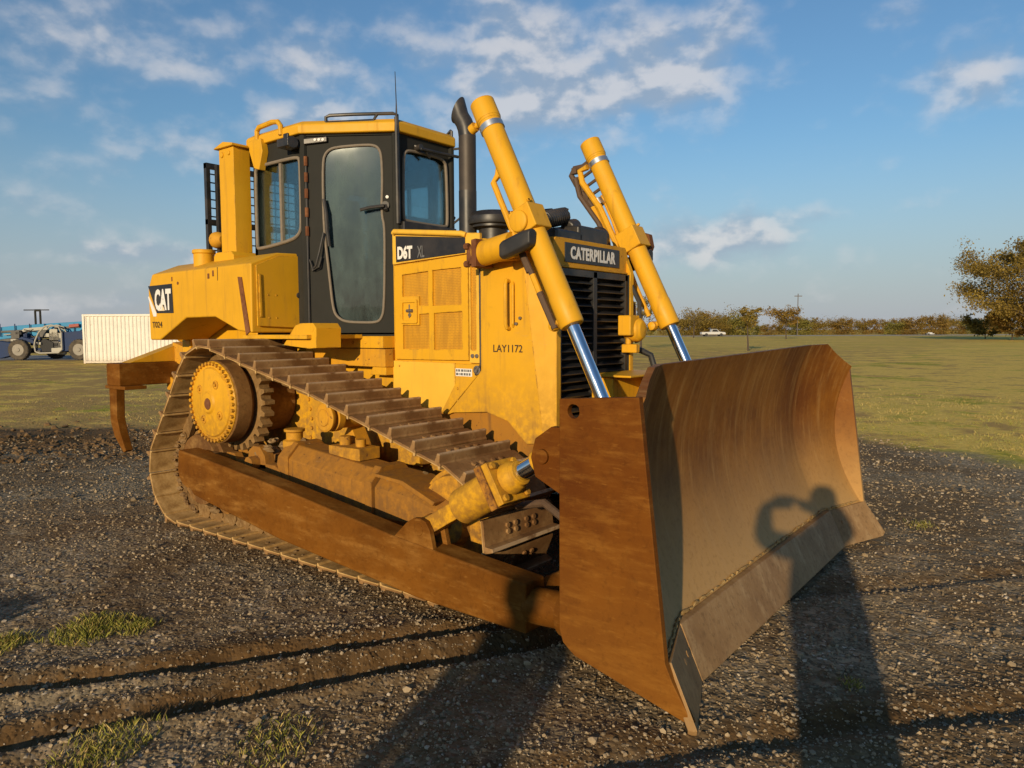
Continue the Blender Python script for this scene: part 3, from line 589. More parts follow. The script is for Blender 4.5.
for s in (-1, 1):
    u = Vector((DZ_U.x, s*abs(DZ_U.y), 0)) if s == 1 else DZ_U
    u = Vector((DZ_U.x, -s*DZ_U.y, 0)); nrm = Vector((DZ_N.x, -s*DZ_N.y, 0)); o = Vector((X1, s*.70, 0))
    fr = (o+nrm*.004, u, (0, 0, 1))
    g = G(); g.holed([(.035, 1.545), (.695, 1.545), (.700, 3.015), (.035, 3.015)], [DG], fr, -nrm*.035); door = B(g, 'cab_door', M_CAB, bevel=.004)
    P3 = lambda a, z, h=0: o+u*a+nrm*h+Vector((0, 0, z))
    g = G(); g.slab([P3(a, z, -.014+(z-2.3)*.018) for a, z in DG], -nrm*.006); B(g, 'door_glass', M_GLASSD if s < 0 else M_GLASS, door, bevel=0)
    g = G(); g.tube([P3(a, z, .006) for a, z in DG], .0105, 8, closed=True); B(g, 'door_glass_seal', M_TRIM, door, bevel=0)
    g = G(); g.tube([P3(.45, 2.462, .05), (P3(.52, 2.478, .055)), P3(.625, 2.49, .05), P3(.632, 2.49, .0)], .013, 8); g.lathe([(.03, 0), (.03, .02), (0, .022)], P3(.632, 2.50, 0), nrm, 14); g.cyl(P3(.632, 2.50, .01), P3(.638, 2.46, .03), .016); B(g, 'door_handle', M_RUB, door, bevel=0)
    g = G(); g.lathe([(.012, 0), (.012, .012), (0, .014)], P3(.645, 2.562, 0), nrm, 12); B(g, 'door_bumper', M_WHITE, door, bevel=0)
    g = G(); g.tube([P3(.03, 1.62, .012), P3(.03, 2.86, .012)], .010, 8)
    for z in (2.28, 2.42, 2.56, 2.68, 2.80): g.tube([P3(.03, z, .014), P3(.03, z+.07, .014)], .016, 8, m=1)
    B(g, 'door_hinge', [M_RUB, M_RUSTP], door, bevel=0)
    g = G(); g.tube([P3(.165, 2.55, .02), P3(.185, 2.45, .035), P3(.19, 2.33, .035), P3(.20, 2.20, .02)], .014, 8); g.tube([P3(.06, 2.02, .02), P3(.10, 2.05, .05), P3(.13, 2.15, .05), P3(.16, 2.30, .03)], .008, 8); g.tube([P3(.05, 2.10, .03), P3(.075, 2.02, .04), P3(.12, 2.04, .04), P3(.14, 2.12, .03)], .007, 8)
    B(g, 'door_strap', M_RUB, door, bevel=0)
    g = G(); g.slab([(x, s*.680, z) for x, z in SW], (0, -s*.006, 0)); sg = B(g, 'side_window', M_GLASS, cab, bevel=0)
    g = G(); g.tube([(x, s*.704, z) for x, z in SW], .014, 8, closed=True); g.box(.145, .172, s*.672, s*.70, 2.25, 2.87); B(g, 'side_window_frame', M_TRIM, cab, bevel=.002)
    g = G()                                                    # handrail along the roof edge above the door
    g.tube([P3(.19, 3.095, .0), P3(.19, 3.155, .01), P3(.22, 3.168, .01), P3(.40, 3.172, .01), P3(.70, 3.172, .01), P3(.73, 3.16, .01), P3(.73, 3.08, .01)], .013, 8); g.tube([P3(.19, 3.115, .01), P3(.55, 3.125, .01), P3(.58, 3.170, .01)], .012, 8)
    B(g, 'roof_rail', M_BLACK, bevel=0)
    g = G(); g.box(.30, .44, s*.70, s*.82, 2.935, 3.0); g.cyl((.37, s*.76, 2.965), (.45, s*.78, 2.965), .045, n=18); g.box(.28, .34, s*.70, s*.75, 2.99, 3.06); lt = B(g, 'cab_work_lamp', M_BLACK, bevel=.008)
    g = G(); g.slab([P3(.02, 2.955, .03), P3(.20, 2.972, .03), P3(.20, 3.012, .03), P3(.02, 2.998, .03)], -nrm*.03); B(g, 'marker_lamp_bar', M_BLACK, lt, bevel=.006)
    g = G()
    for a in (.11, .14, .17): g.cyl(P3(a, 2.987, .03), P3(a, 2.987, .036), .010, n=10)
    B(g, 'marker_lamp_lens', M_WHITE, lt, bevel=0)
    # ROPS post, its roof bracket and grab rail
    g = G(); g.xz([(-.45, 2.05), (-.24, 2.05), (-.24, 3.03), (-.45, 3.03)], s*.85, s*.70); g.xz([(-.485, 3.03), (-.215, 3.03), (-.215, 3.05), (-.35, 3.075), (-.485, 3.04)], s*.875, s*.68); g.xz([(-.49, 2.04), (-.20, 2.04), (-.20, 2.17), (-.235, 2.20), (-.455, 2.20), (-.49, 2.17)], s*.90, s*.68)
    g.cyl((-.40, s*.86, 2.98), (-.40, s*.845, 2.98), .022, n=14); g.cyl((-.30, s*.86, 2.985), (-.30, s*.845, 2.985), .018, n=14)
    post = B(g, 'rollover_post', M_YEL, bevel=.012)
    g = G(); g.slab([(-.10, s*.76, 2.85), (-.16, s*.76, 2.99), (-.16, s*.76, 3.07), (.0, s*.76, 3.07), (.02, s*.76, 2.97), (-.03, s*.76, 2.83)], (0, -s*.06, 0)); B(g, 'roof_bracket', M_YEL, post, bevel=.006)
    g = G(); g.tube([(-.08, s*.735, 3.06), (-.08, s*.735, 3.14), (-.05, s*.735, 3.165), (.13, s*.735, 3.175), (.20, s*.735, 3.165), (.235, s*.735, 3.13), (.235, s*.735, 3.06)], .020, 10); B(g, 'grab_rail', M_YEL, post, bevel=0)
g = G(); g.box(-.42, -.26, -.69, .69, 2.93, 3.03); B(g, 'rollover_crossbar', M_YEL, bevel=.012)
g = G(); g.slab([(X2-.022, y, z) for y, z in FW_], (-.006, 0, 0)); B(g, 'windshield', M_GLASS, cab, bevel=0)
g = G(); g.tube([(X2+.004, y, z) for y, z in FW_], .012, 8, closed=True); B(g, 'windshield_frame', M_TRIM, cab, bevel=0)
g = G(); g.slab([(X0+.02, y, z) for y, z in rrect(-.58, 2.15, .58, 2.80, .08)], (.006, 0, 0)); B(g, 'rear_window', M_GLASS, cab, bevel=0)
g = G()
g.tube([(X2+.01, -.12, 2.965), (X2+.05, -.10, 2.945), (X2+.045, .12, 2.95), (X2+.045, .33, 2.96)], .013, 8); g.tube([(X2+.045, -.05, 2.95), (X2+.03, .02, 2.90)], .010, 8); g.cyl((X2+.005, -.10, 2.955), (X2+.06, -.10, 2.955), .024, n=12)
g.tube([(X2, .30, 2.42), (X2+.05, .34, 2.47), (X2+.06, .36, 2.55)], .010, 8); g.tube([(X2, .30, 3.02), (X2+.10, .36, 3.03), (X2+.10, .30, 3.06)], .010, 8)
B(g, 'windshield_wiper', M_BLACK, cab, bevel=0)
g = G(); g.box(X2+.0, X2+.06, -.29, .29, 2.26, 2.38); B(g, 'windshield_ledge', M_BLACK, cab, bevel=.006)
g = G(); g.tube([(1.075, -.315, 2.36), (1.077, -.318, 2.5), (1.075, -.318, 3.05), (1.068, -.312, 3.14)], .017, 8); g.tube([(1.068, -.312, 3.14), (1.055, -.30, 3.25), (1.036, -.29, 3.48)], [.008, .004, .0025], 6); B(g, 'radio_aerial', M_BLACK, bevel=0)
g = G()                                                        # seat and consoles inside
g.xz([(.0, 2.00), (.50, 2.02), (.54, 2.10), (.48, 2.14), (.06, 2.12), (-.02, 2.10)], -.24, .24); g.xz([(-.06, 2.08), (.08, 2.10), (.0, 2.72), (-.10, 2.70)], -.24, .24); g.xz([(-.09, 2.72), (.0, 2.72), (-.02, 2.86), (-.08, 2.86)], -.13, .13); g.box(-.1, .4, -.15, .15, 1.53, 2.0)
for s in (-1, 1): g.box(.05, .55, s*.30, s*.44, 1.53, 2.22); g.box(.05, .45, s*.26, s*.34, 2.24, 2.30)
B(g, 'operator_seat', M_DARK, bevel=.03)
g = G(); g.box(.80, 1.0, -.22, .22, 1.53, 2.35); g.box(.78, .98, -.16, .16, 2.35, 2.45); g.tube([(.55, -.37, 2.22), (.56, -.38, 2.42)], .018, 8); g.tube([(.55, .37, 2.22), (.56, .38, 2.42)], .018, 8); g.lathe([(.0, 0), (.03, .01), (.03, .05), (0, .06)], (.56, -.38, 2.41), (0, 0, 1), 12); B(g, 'control_console', M_DARK, bevel=.02)
# fender step and platform
for s in (-1, 1):
    g = G(); g.box(.36, 1.20, s*.46, s*.60, 1.435, 1.522); g.box(.20, .98, s*.60, s*1.09, 1.505, 1.535)
    for k in range(6): g.hexbolt((.45+k*.14, s*.60, 1.475), (0, s, 0), .012, .008)
    g.xz([(1.04, 1.24), (1.21, 1.24), (1.21, 1.43), (1.13, 1.43)], s*.46, s*.585)
    pf = B(g, 'cab_platform', M_YEL, bevel=.004)
    g = G(); g.xz([(.655, 1.462), (.80, 1.60), (.86, 1.615), (1.00, 1.615), (1.035, 1.58), (1.03, 1.445), (.95, 1.44)], s*1.05, s*.84); g.cyl((.985, s*1.052, 1.575), (.985, s*1.05, 1.575), .02, n=14); B(g, 'fender_step', M_YEL, pf, bevel=.022)
# --- fuel tank and fenders
prof = [(-1.205, 1.49), (-1.21, 1.925), (-1.135, 2.045), (.35, 2.057), (.34, 1.548), (.16, 1.565), (-.155, 1.671), (-.591, 1.670), (-1.034, 1.49)]
for s in (-1, 1):
    g = G()
    def ring(y, rise): return [(x, s*y, z+(rise if z > 2.0 else 0)) for x, z in prof]
    g.loft([ring(1.10, 0), ring(.87, .092), ring(.66, .10)])
    tk = B(g, 'fuel_tank' if s < 0 else 'hydraulic_tank', M_YEL, bevel=.014)
    g = G(); g.slab([(.350, s*1.062, 1.60), (.350, s*.69, 1.585), (.350, s*.665, 2.135), (.350, s*.87, 2.125), (.350, s*1.062, 2.045)], (.012, 0, 0)); g.slab([(.362, s*1.045, 1.665), (.362, s*1.025, 1.665), (.362, s*1.030, 1.98), (.362, s*1.048, 1.98)], (.010, 0, 0)); 
    for p in ((.97, 1.83), (.9, 1.83), (.965, 1.66), (.90, 1.66)): g.hexbolt((.36, s*p[0], p[1]), (1, 0, 0), .007, .006)
    fd = B(g, 'tank_front_cover', M_YEL, tk, bevel=.005)
    g = G(); g.lathe([(.022, 0), (.022, .012), (.01, .014), (0, .014)], (.36, s*.70, 1.835), (1, 0, 0), 14); B(g, 'cover_latch', M_RUB, tk, bevel=0)
    g = G(); g.lathe([(.082, -.08), (.082, .085), (.092, .09), (.092, .115), (.085, .12), (0, .122)], (-.64, s*.90, 2.115), (0, 0, 1), 28); B(g, 'filler_cap', M_YEL, tk, bevel=.003)
    g = G(); g.xz([(.185, 1.965), (.235, 1.960), (.325, 1.56), (.275, 1.53)], s*1.108, s*1.098); B(g, 'rust_streak', M_RUSTP, tk, bevel=.001); g = G()
    g.xz([(-.24, 2.01), (-.215, 2.01), (-.215, 1.97), (-.24, 1.97)], s*1.104, s*1.099); g.xz([(-.17, 2.03), (-.15, 2.03), (-.15, 1.985), (-.17, 1.985)], s*1.104, s*1.099); g.cyl((-.70, s*1.104, 1.955), (-.70, s*1.099, 1.955), .013, n=10); g.xz([(-.80, 2.01), (-.785, 2.01), (-.785, 1.975), (-.80, 1.975)], s*1.104, s*1.099)
    B(g, 'rust_patch', M_RUSTP, tk, bevel=.001)
    g = G(); g.box(-.10, -.095, s*1.1025, s*1.099, 1.95, 2.05); B(g, 'panel_seam', M_INK, tk, bevel=0)
    if s < 0:
        g = G(); g.xz([(-1.200, 1.950), (-.796, 1.955), (-.784, 1.714), (-1.064, 1.717)], -1.1035, -1.099); dc = B(g, 'maker_decal', M_DECAL, tk, bevel=0)
        g = G(); g.xz([(-1.205, 1.855), (-1.195, 1.865), (-1.070, 1.717), (-1.075, 1.690), (-1.125, 1.690)], -1.1035, -1.099); B(g, 'decal_stripe', M_WHITE, dc, bevel=0)
        text_geo('CAT', (-1.085, -1.1035, 1.738), (1, 0, 0), (0, 0, 1), .180, .275, M_WHITE, 'decal_lettering', dc, E0, bold=.045)
        g = G(); g.xz([(-1.03, 1.736), (-.92, 1.736), (-.968, 1.80)], -1.1065, -1.104); B(g, 'decal_triangle', plain('cream_vinyl', (.72, .58, .38), .5), dc, bevel=0)
        text_geo('T024', (-1.150, -1.10, 1.594), (1, 0, 0), (0, 0, 1), .052, .17, M_INK, 'stencilled_number', tk, E0, bold=.01)
        text_geo('mm', (-.86, -1.10, 1.632), (1, 0, 0), (0, 0, 1), .012, .10, M_INK, 'small_marking', tk, E0, bold=0) if False else None
g = G(); g.xz([(-1.19, 1.45), (-1.195, 2.10), (-1.12, 2.15), (-.28, 2.15), (-.28, 1.45)], -.655, .655); B(g, 'rear_tank', M_YEL, bevel=.02)
# rear screen, rear lamps
g = G()
for y in (-.74, -.60, -.18, .18, .60, .74): g.box(-.85, -.81, y-.018, y+.018, 2.14, 2.995)
for z in (2.16, 2.50, 2.975): g.box(-.852, -.808, -.758, .758, z-.022, z+.022)
for s in (-1, 1):
    for y in (.66,): g.box(-.80, -.46, s*y-.02, s*y+.02, 2.90, 2.94); g.box(-.80, -.46, s*y-.02, s*y+.02, 2.46, 2.50)
    g.box(-.78, -.74, s*.60, s*.70, 2.14, 2.98)
k = 0
for y in np.arange(-.72, .73, .072): g.box(-.832, -.828, y-.005, y+.005, 2.16, 2.98)
for z in np.arange(2.19, 2.97, .072): g.box(-.834, -.826, -.74, .74, z-.005, z+.005)
scn = B(g, 'rear_screen', M_BLACK, bevel=0)
for s in (-1, 1): g = G(); g.lathe([(.03, -.05), (.06, -.02), (.07, .02), (.07, .05), (0, .055)], (-.70, s*.72, 2.34), (-1, 0, 0), 18); B(g, 'rear_lamp', M_YELD, scn, bevel=0)

# --- ripper
g = G(); g.xz([(-2.085, 1.06), (-2.085, 1.27), (-1.825, 1.27), (-1.825, 1.06)], -1.10, 1.10); rip = B(g, 'ripper_beam', M_ARM, bevel=.012)
g = G(); g.xz([(-2.12, 1.03), (-2.12, 1.062), (-1.72, 1.062), (-1.72, 1.03)], -1.10, -.90); B(g, 'beam_flange', M_ARM, rip, bevel=.004); g = G(); g.xz([(-2.12, 1.03), (-2.12, 1.062), (-1.72, 1.062), (-1.72, 1.03)], .90, 1.10); B(g, 'beam_flange', M_ARM, rip, bevel=.004)
for s in (-1, 1):
    g = G(); g.loft([[(x, s*1.08, z) for x, z in [(-2.09, 1.06), (-1.94, 1.06), (-1.955, .76), (-1.91, .63), (-1.80, .46), (-1.85, .44), (-2.02, .58), (-2.09, .72)]], [(x, s*1.00, z) for x, z in [(-2.09, 1.06), (-1.94, 1.06), (-1.955, .76), (-1.91, .63), (-1.82, .46), (-1.87, .44), (-2.02, .58), (-2.09, .72)]]]); B(g, 'ripper_shank', M_ARM, rip, bevel=.008)
    g = G(); g.slab([(-2.02, s*.99, 1.272), (-2.02, s*.45, 1.46), (-2.02, s*.30, 1.46), (-2.02, s*.30, 1.272)], (.16, 0, 0)); B(g, 'beam_gusset', M_YEL, rip, bevel=.006)
    g = G(); g.xz([(-1.9, 1.27), (-1.9, 1.46), (-1.15, 1.30), (-1.15, 1.10)], s*.55, s*.40); g.cyl((-1.85, s*.48, 1.52), (-1.1, s*.48, 1.42), .06, n=18); g.xz([(-1.9, 1.0), (-1.9, 1.15), (-1.1, .85), (-1.1, .70)], s*.62, s*.50); B(g, 'ripper_link', M_YELD, rip, bevel=.006)
    g = G(); g.xz([(-1.24, .60), (-1.24, 1.49), (-1.10, 1.49), (-1.10, .60)], s*.80, s*.45); B(g, 'rear_bracket', M_YEL, bevel=.01)

# --- blade
PHI = .021; ZB = .040
def tilt(p): return Vector((p.x, p.y*math.cos(PHI)-p.z*math.sin(PHI)*.0, ZB+p.z+p.y*math.sin(PHI)))
def mold(y, t):
    """front face of the moldboard: t = 0 at the cutting edge, 1 at the top"""
    ay = abs(y); k = min(max((ay-1.13)/.44, 0), 1)
    ze = 1.285 if y < 0 else 1.215
    zt = 1.385 if ay < 1.315 else 1.385-(ay-1.315)/.255*(1.385-ze)
    xb, xt = 3.765+.145*k, 3.675+.125*k
    full = (.22+t*(zt-.22)-.22)/(1.42-.22)
    u_ = full*(1-k)+t*k; x = xb+(xt-xb)*full-.17*4*u_*(1-u_)*(1-.12*k)
    return Vector((x, y, .22+t*(zt-.22)))
ys = [-1.572, -1.50, -1.42, -1.315, -1.22, -1.13]+list(np.linspace(-1.1, 1.1, 23))+[1.13, 1.22, 1.315, 1.42, 1.50, 1.572]; ts = list(np.linspace(0, 1, 33))
g = G(); ny, nt_ = len(ys), len(ts)
A = [mold(y, t) for y in ys for t in ts]; Bk = [p+Vector((-.035, 0, .0)) for p in A]
fs = []
for i in range(ny-1):
    for j in range(nt_-1): q = (i*nt_+j, (i+1)*nt_+j, (i+1)*nt_+j+1, i*nt_+j+1); fs += [q, tuple(v+ny*nt_ for v in q[::-1])]
for i in range(ny-1):
    for j in (0, nt_-1): fs.append((i*nt_+j, (i+1)*nt_+j, (i+1)*nt_+j+ny*nt_, i*nt_+j+ny*nt_))
for j in range(nt_-1):
    for i in (0, ny-1): fs.append((i*nt_+j, i*nt_+j+1, i*nt_+j+1+ny*nt_, i*nt_+j+ny*nt_))
g.add(A+Bk, fs); g.bend(tilt); blade = B(g, 'blade', M_BLADE, bevel=0, ang=20)
for s in (-1, 1):
    g = G(); hole = [(3.492+.030*math.cos(2*PI*k/18), 1.212+.030*math.sin(2*PI*k/18)) for k in range(18)]
    g.holed([(3.42, .255), (3.42, 1.262 if s < 0 else 1.19), (3.80, 1.288 if s < 0 else 1.22), (3.925, .24), (3.955, .175), (4.045, .03), (4.02, .026), (3.50, .155), (3.44, .20)], [hole], ((0, s*1.606, 0), (1, 0, 0), (0, 0, 1)), (0, -s*.034, 0))
    g.bend(tilt); B(g, 'blade_end_plate', M_WING if s < 0 else M_BLADE, blade, bevel=.004)
    g = G()
    f0 = [(3.795, s*1.195, .225), (3.935, s*1.570, .235), (4.070, s*1.615, .018), (4.060, s*1.60, -.01), (3.905, s*1.192, -.01)]
    g.slab(f0, (-.04, 0, -.012)); g.bend(tilt); eb = B(g, 'blade_end_bit', M_EDGE, blade, bevel=.004)
    g = G()
    for k in range(4): p = Vector((3.862+k*.026, s*(1.27+k*.075), .135)); g.hexbolt(p+Vector((-.005, 0, 0)), (.85, -s*.3, .4), .016, .012)
    g.bend(tilt); B(g, 'end_bit_bolt', M_EDGE, eb, bevel=.001)
g = G(); g.slab([(3.797, -1.19, .228), (3.765, -1.19, .232), (3.872, -1.19, -.01), (3.905, -1.19, -.008)], (0, 2.38, 0)); g.bend(tilt); ce = B(g, 'cutting_edge', M_EDGE, blade, bevel=.004)
g = G(); rr = random.Random(5); pth = []
for k in range(160):
    y = -1.56+k*3.12/159; m_ = mold(y, .012); pth.append((m_.x+.006+rr.uniform(-.003, .003), y, m_.z+.006+rr.uniform(-.006, .006)))
g.tube(pth, [.0060+rr.uniform(-.0045, .004) for _ in pth], 7); g.bend(tilt); B(g, 'edge_weld', M_WELD, blade, bevel=0)
g = G()                                                        # box sections and brackets behind the moldboard
g.box(3.44, 3.53, -1.55, 1.55, .20, .50); g.box(3.44, 3.54, -1.28, 1.28, .90, 1.00); g.box(3.38, 3.50, -1.1, 1.1, .55, .78)
for y in (-1.2, -.85, -.4, .4, .85, 1.2): g.xz([(3.52, .3), (3.42, .3), (3.40, .9), (3.42, 1.02), (3.50, 1.02), (3.47, .8)], y-.02, y+.02)
g.bend(tilt); B(g, 'blade_back_frame', M_WING, blade, bevel=.006)
for s in (-1, 1):
    g = G()
    for d in (-.07, .07): g.xz([(3.50, .60), (3.30, .86), (3.30, .98), (3.36, 1.06), (3.46, 1.06), (3.54, .95), (3.54, .60)], s*.625+d-.02, s*.625+d+.02)
    g.bend(tilt); B(g, 'lift_lug', M_WING, blade, bevel=.004)
    g = G()
    for d in (-.075, .075): g.xz([(3.46, .74), (3.18, .87), (3.155, .96), (3.18, 1.05), (3.27, 1.11), (3.36, 1.11), (3.46, 1.07)], s*1.36+d-.02, s*1.36+d+.02)
    g.cyl((3.225, s*1.25, .97), (3.225, s*1.47, .97), .035, n=18); g.bend(tilt); B(g, 'brace_lug', M_WING, blade, bevel=.004)
    # push arm
    g = G(); PA = [(-.13, .60), (-.12, .685), (.30, .648), (1.155, .560), (2.19, .432), (3.12, .352), (3.12, .105), (2.39, .118), (1.14, .222), (.25, .343), (.08, .37), (-.08, .50)]
    g.xz(PA, s*1.45, s*1.29); pa = B(g, 'push_arm', M_ARM, bevel=.012)
    g = G(); g.lathe([(.13, 0), (.13, .18), (.09, .20), (.09, .40)], (-.02, s*1.44, .54), (0, -s, 0), 28); B(g, 'arm_pivot', M_ARM, pa, bevel=.004); g = G(); g.cyl((3.10, s*1.37, .225), (3.46, s*1.37, .25), .088, n=26); g.lathe([(.11, 0), (.12, .05), (.10, .10), (.085, .12)], (3.30, s*1.37, .235), (1, 0, .05), 24); B(g, 'arm_end_joint', M_ARM, pa, bevel=.004)
    g = G()
    for y in (1.425, 1.315): g.xz([(2.20, .428), (2.30, .52), (2.355, .552), (2.40, .558), (2.445, .545), (2.475, .50), (2.50, .40)], s*y-.016, s*y+.016)
    g.cyl((2.392, s*1.445, .495), (2.392, s*1.28, .495), .034, n=18); B(g, 'brace_bracket', M_ARM, pa, bevel=.004)
    # tilt brace
    a = Vector((2.395, s*1.37, .495)); b_ = Vector((3.225, s*1.36, .985)); d = (b_-a).normalized(); L = (b_-a).length
    yv = Vector((0, 1, 0)); nv = d.cross(yv).normalized()
    def bx(g, t0, t1, hw, hn, m=0):
        g.loft([[a+d*t+yv*p+nv*q for p, q in ((-hw, -hn), (hw, -hn), (hw, hn), (-hw, hn))] for t in (t0, t1)], m)
    g = G(); bx(g, .0, .34, .036, .046); g.cyl(a-yv*.04, a+yv*.04, .06, n=20); g.cyl(a+d*.29, a+d*.56, .094, .098, n=32); bx(g, .605, .645, .110, .110)
    g.lathe([(.082, 0), (.080, .04), (.072, .065), (.064, .07), (.064, .09), (.052, .091)], a+d*.645, d, 30)
    for p, q in ((-.085, -.085), (.085, -.085), (.085, .085), (-.085, .085)): g.hexbolt(a+d*.645+yv*p+nv*q, d, .020, .020)
    bc = B(g, 'tilt_cylinder', M_YELC, bevel=.008); g = G(); bx(g, .555, .60, .115, .115); B(g, 'cylinder_flange', M_RUSTY, bc, bevel=.006)
    g = G(); g.cyl(a+d*.70, a+d*(L-.03), .044, n=28); B(g, 'tilt_rod', M_CHROME, bc, bevel=0)
    g = G(); g.lathe([(.075, -.045), (.075, .045)], b_, (0, 1, 0), 26); g.cyl(a+d*(L-.12), a+d*(L-.03), .058, n=20); B(g, 'rod_eye', M_YELC, bc, bevel=.006)
    g = G(); g.tube([(2.80, s*1.10, .62), (2.98, s*1.10, .66), (3.14, s*1.14, .60), (3.24, s*1.2, .40), (3.2, s*1.2, .25)], .022, 10); B(g, 'tilt_hose', M_HOSEB, bevel=0)
    g = G(); g.tube([(3.05, s*1.30, .22), (3.25, s*.8, .35), (3.42, s*.25, .45)], .07, 14); B(g, 'diagonal_brace', M_ARM, bevel=.004)
    # lift cylinder
    T0 = Vector((2.162, s*.622, 2.965)); T1 = Vector((2.838, s*.625, 1.585)); d = (T1-T0).normalized(); L = (T1-T0).length
    perp = Vector((d.z, 0, -d.x)); perp = perp if perp.x < 0 else -perp   # towards the cab
    g = G(); g.lathe([(.062, 0), (.077, .006), (.078, .13), (.074, .135), (.074, .145), (.070, .15), (.070, L-.20), (.073, L-.19), (.073, L-.012), (.067, L), (.042, L+.001)], T0, d, 40)
    lc = B(g, 'lift_cylinder', M_YELC, bevel=.002)
    g = G(); g.lathe([(.072, 0), (.0765, .001), (.0765, .038), (.072, .039)], T0+d*.168, d, 40)
    B(g, 'cylinder_band', M_BAND, lc, bevel=0)
    rodend = Vector((3.38, s*.625, 1.0)); rodend = T1+d*.66
    g = G(); g.cyl(T1-d*.02, rodend, .039, n=32); g2 = B(g, 'piston_rod', M_CHROME, lc, bevel=0)
    g = G(); g.cyl(rodend-d*.02, rodend+d*.10, .07, n=24); B(g, 'rod_end', M_YELC, lc, bevel=.004)
    PV = Vector((2.499, s*.64, 2.190))                          # yoke block
    def blk(g, c, hx, hy, hz, m=0):
        g.loft([[c+d*t+perp*p+Vector((0, q, 0)) for p, q in ((-hx, -hy), (hx, -hy), (hx, hy), (-hx, hy))] for t in (-hz, hz)], m)
    ax = T0+d*((PV-T0).dot(d))
    g = G(); blk(g, ax, .080, .082, .080); g.lathe([(.065, 0), (.065, .020), (.05, .026), (0, .028)], ax+Vector((0, s*.079, 0))+perp*.02, (0, s, 0), 28)
    for p in (-.07, .07): g.hexbolt(ax+perp*p-d*.085+Vector((0, s*.04, 0)), -d, .016, .02)
    yk = B(g, 'trunnion_block', M_YELC, lc, bevel=.008)
    g = G(); g.cyl((2.14, s*.63, 2.035), (2.44, s*.66, 2.075), .078, n=28); g.box(2.2, 2.4, s*.50, s*.60, 1.99, 2.12); B(g, 'trunnion_arm', M_YELC, lc, bevel=.006)
    g = G(); g.loft([[(x, s*.63+yy, z+zz) for yy, zz in ((-.085, -.085), (.085, -.085), (.085, .085), (-.085, .085))] for x, z in ((2.145, 2.035), (2.185, 2.04))]); g.loft([[(x, s*.63+yy, z+zz) for yy, zz in ((-.055, -.055), (.055, -.055), (.055, .055), (-.055, .055))] for x, z in ((2.08, 2.025), (2.15, 2.035))])
    for yy in (-.055, .055):
        for zz in (-.055, .055): g.hexbolt((2.105, s*.63+yy, 2.03+zz), (-1, 0, 0), .022, .035)
    B(g, 'trunnion_flange', M_RUSTP, lc, bevel=.003)
    g = G(); g.loft([[(x, s*.725+yy*k*.8, z+zz*k) for yy, zz in ((-.08, -.07), (-.03, -.095), (.06, -.09), (.09, -.05), (.09, .05), (.06, .085), (-.03, .09), (-.08, .06))] for x, z, k in ((2.40, 2.035, .52), (2.43, 2.04, .62), (2.56, 2.08, .64), (2.63, 2.10, .54))]); B(g, 'trunnion_boot', M_RUB, lc, bevel=.012)
    if s < 0:
        g = G(); off = perp*.125+Vector((0, -.02, 0)); q0 = T0+d*.50
        g.tube([T0+d*.43+perp*.06, q0-d*.03+perp*.09, q0+off, q0+off+d*.40], .020, 10)
        g.tube([q0+off+d*.40, q0+off+d*.44, q0+off+d*.62], .019, 10, m=1); B(g, 'cylinder_pipe', [M_YELC, M_HOSEB], lc, bevel=0); g = G()
        g.tube([ax+d*.11+off*.95, ax+d*.20+off*.95, ax+d*.30+off*.9], .018, 10, m=1); g.tube([ax+d*.30+off*.9, ax+d*.42+off*.9], .019, 10); g.tube([ax+d*.42+off*.9, ax+d*.66+off*.85], .021, 10, m=1)
        g.lathe([(0, -.035), (.028, -.025), (.034, 0), (.028, .025), (0, .035)], T0+d*(L-.055)+perp*.115, (0, 1, 0), 16); g.cyl(T0+d*(L-.06), T0+d*(L-.06)+perp*.11, .02)
        g.cyl(T0+d*.11, T0+d*.10+perp*.125, .020, n=12); g.lathe([(0, -.03), (.032, -.02), (.032, .02), (0, .03)], T0+d*.10+perp*.125, perp, 12)
        B(g, 'cylinder_pipe', [M_YELC, M_HOSEB], lc, bevel=0)
    else:
        g = G(); q = lambda t, p, y=0: T0+d*t+perp*p+Vector((0, y, 0))
        g.tube([q(.16, .06), q(.10, .20), q(.13, .245), q(.22, .235), q(.45, .185)], .022, 10, m=1); g.tube([q(.45, .185), q(.72, .18), q(.84, .22), q(.90, .30), q(.90, .40)], .024, 10)
        g.tube([q(.17, .08, -.03), q(.16, .15, -.03), q(.25, .17, -.03), q(.50, .12, -.03), q(.80, .12, -.02), q(.90, .16, -.02), q(.955, .26, -.02), q(.96, .36, -.02)], .024, 10)
        g.tube([q(.40, .09, .03), q(.62, .09, .03), q(.86, .11, .02), q(1.15, .12), q(1.40, .12)], .017, 10); g.lathe([(0, -.04), (.03, -.03), (.036, 0), (.03, .03), (0, .04)], q(L-.06, .12), (0, 1, 0), 16); g.cyl(q(L-.06, 0), q(L-.06, .12), .02)
        for t_ in (.12, .2, .28, .36): g.cyl(q(t_, .05), q(t_, .23), .013, m=1, n=8); g.box(*[c for k in range(3) for c in (q(t_, .20)[k]-.022, q(t_, .20)[k]+.022)], m=1)
        g.tube([q(.20, .20, -.05), q(.34, .22, -.06), q(.60, .17, -.05), q(.84, .17, -.05), q(.95, .24, -.06), q(1.0, .34, -.08)], .020, 8, m=1); g.tube([q(.95, .10, -.06), q(1.12, .16, -.08), q(1.30, .16, -.08), q(1.42, .20, -.1), q(1.55, .24, -.1)], .016, 8, m=1)
        g.cyl(q(.42, .125), q(.47, .12), .036, n=14, m=2)
        B(g, 'cylinder_pipe', [M_YELC, M_HOSEB, M_BAND], lc, bevel=0)
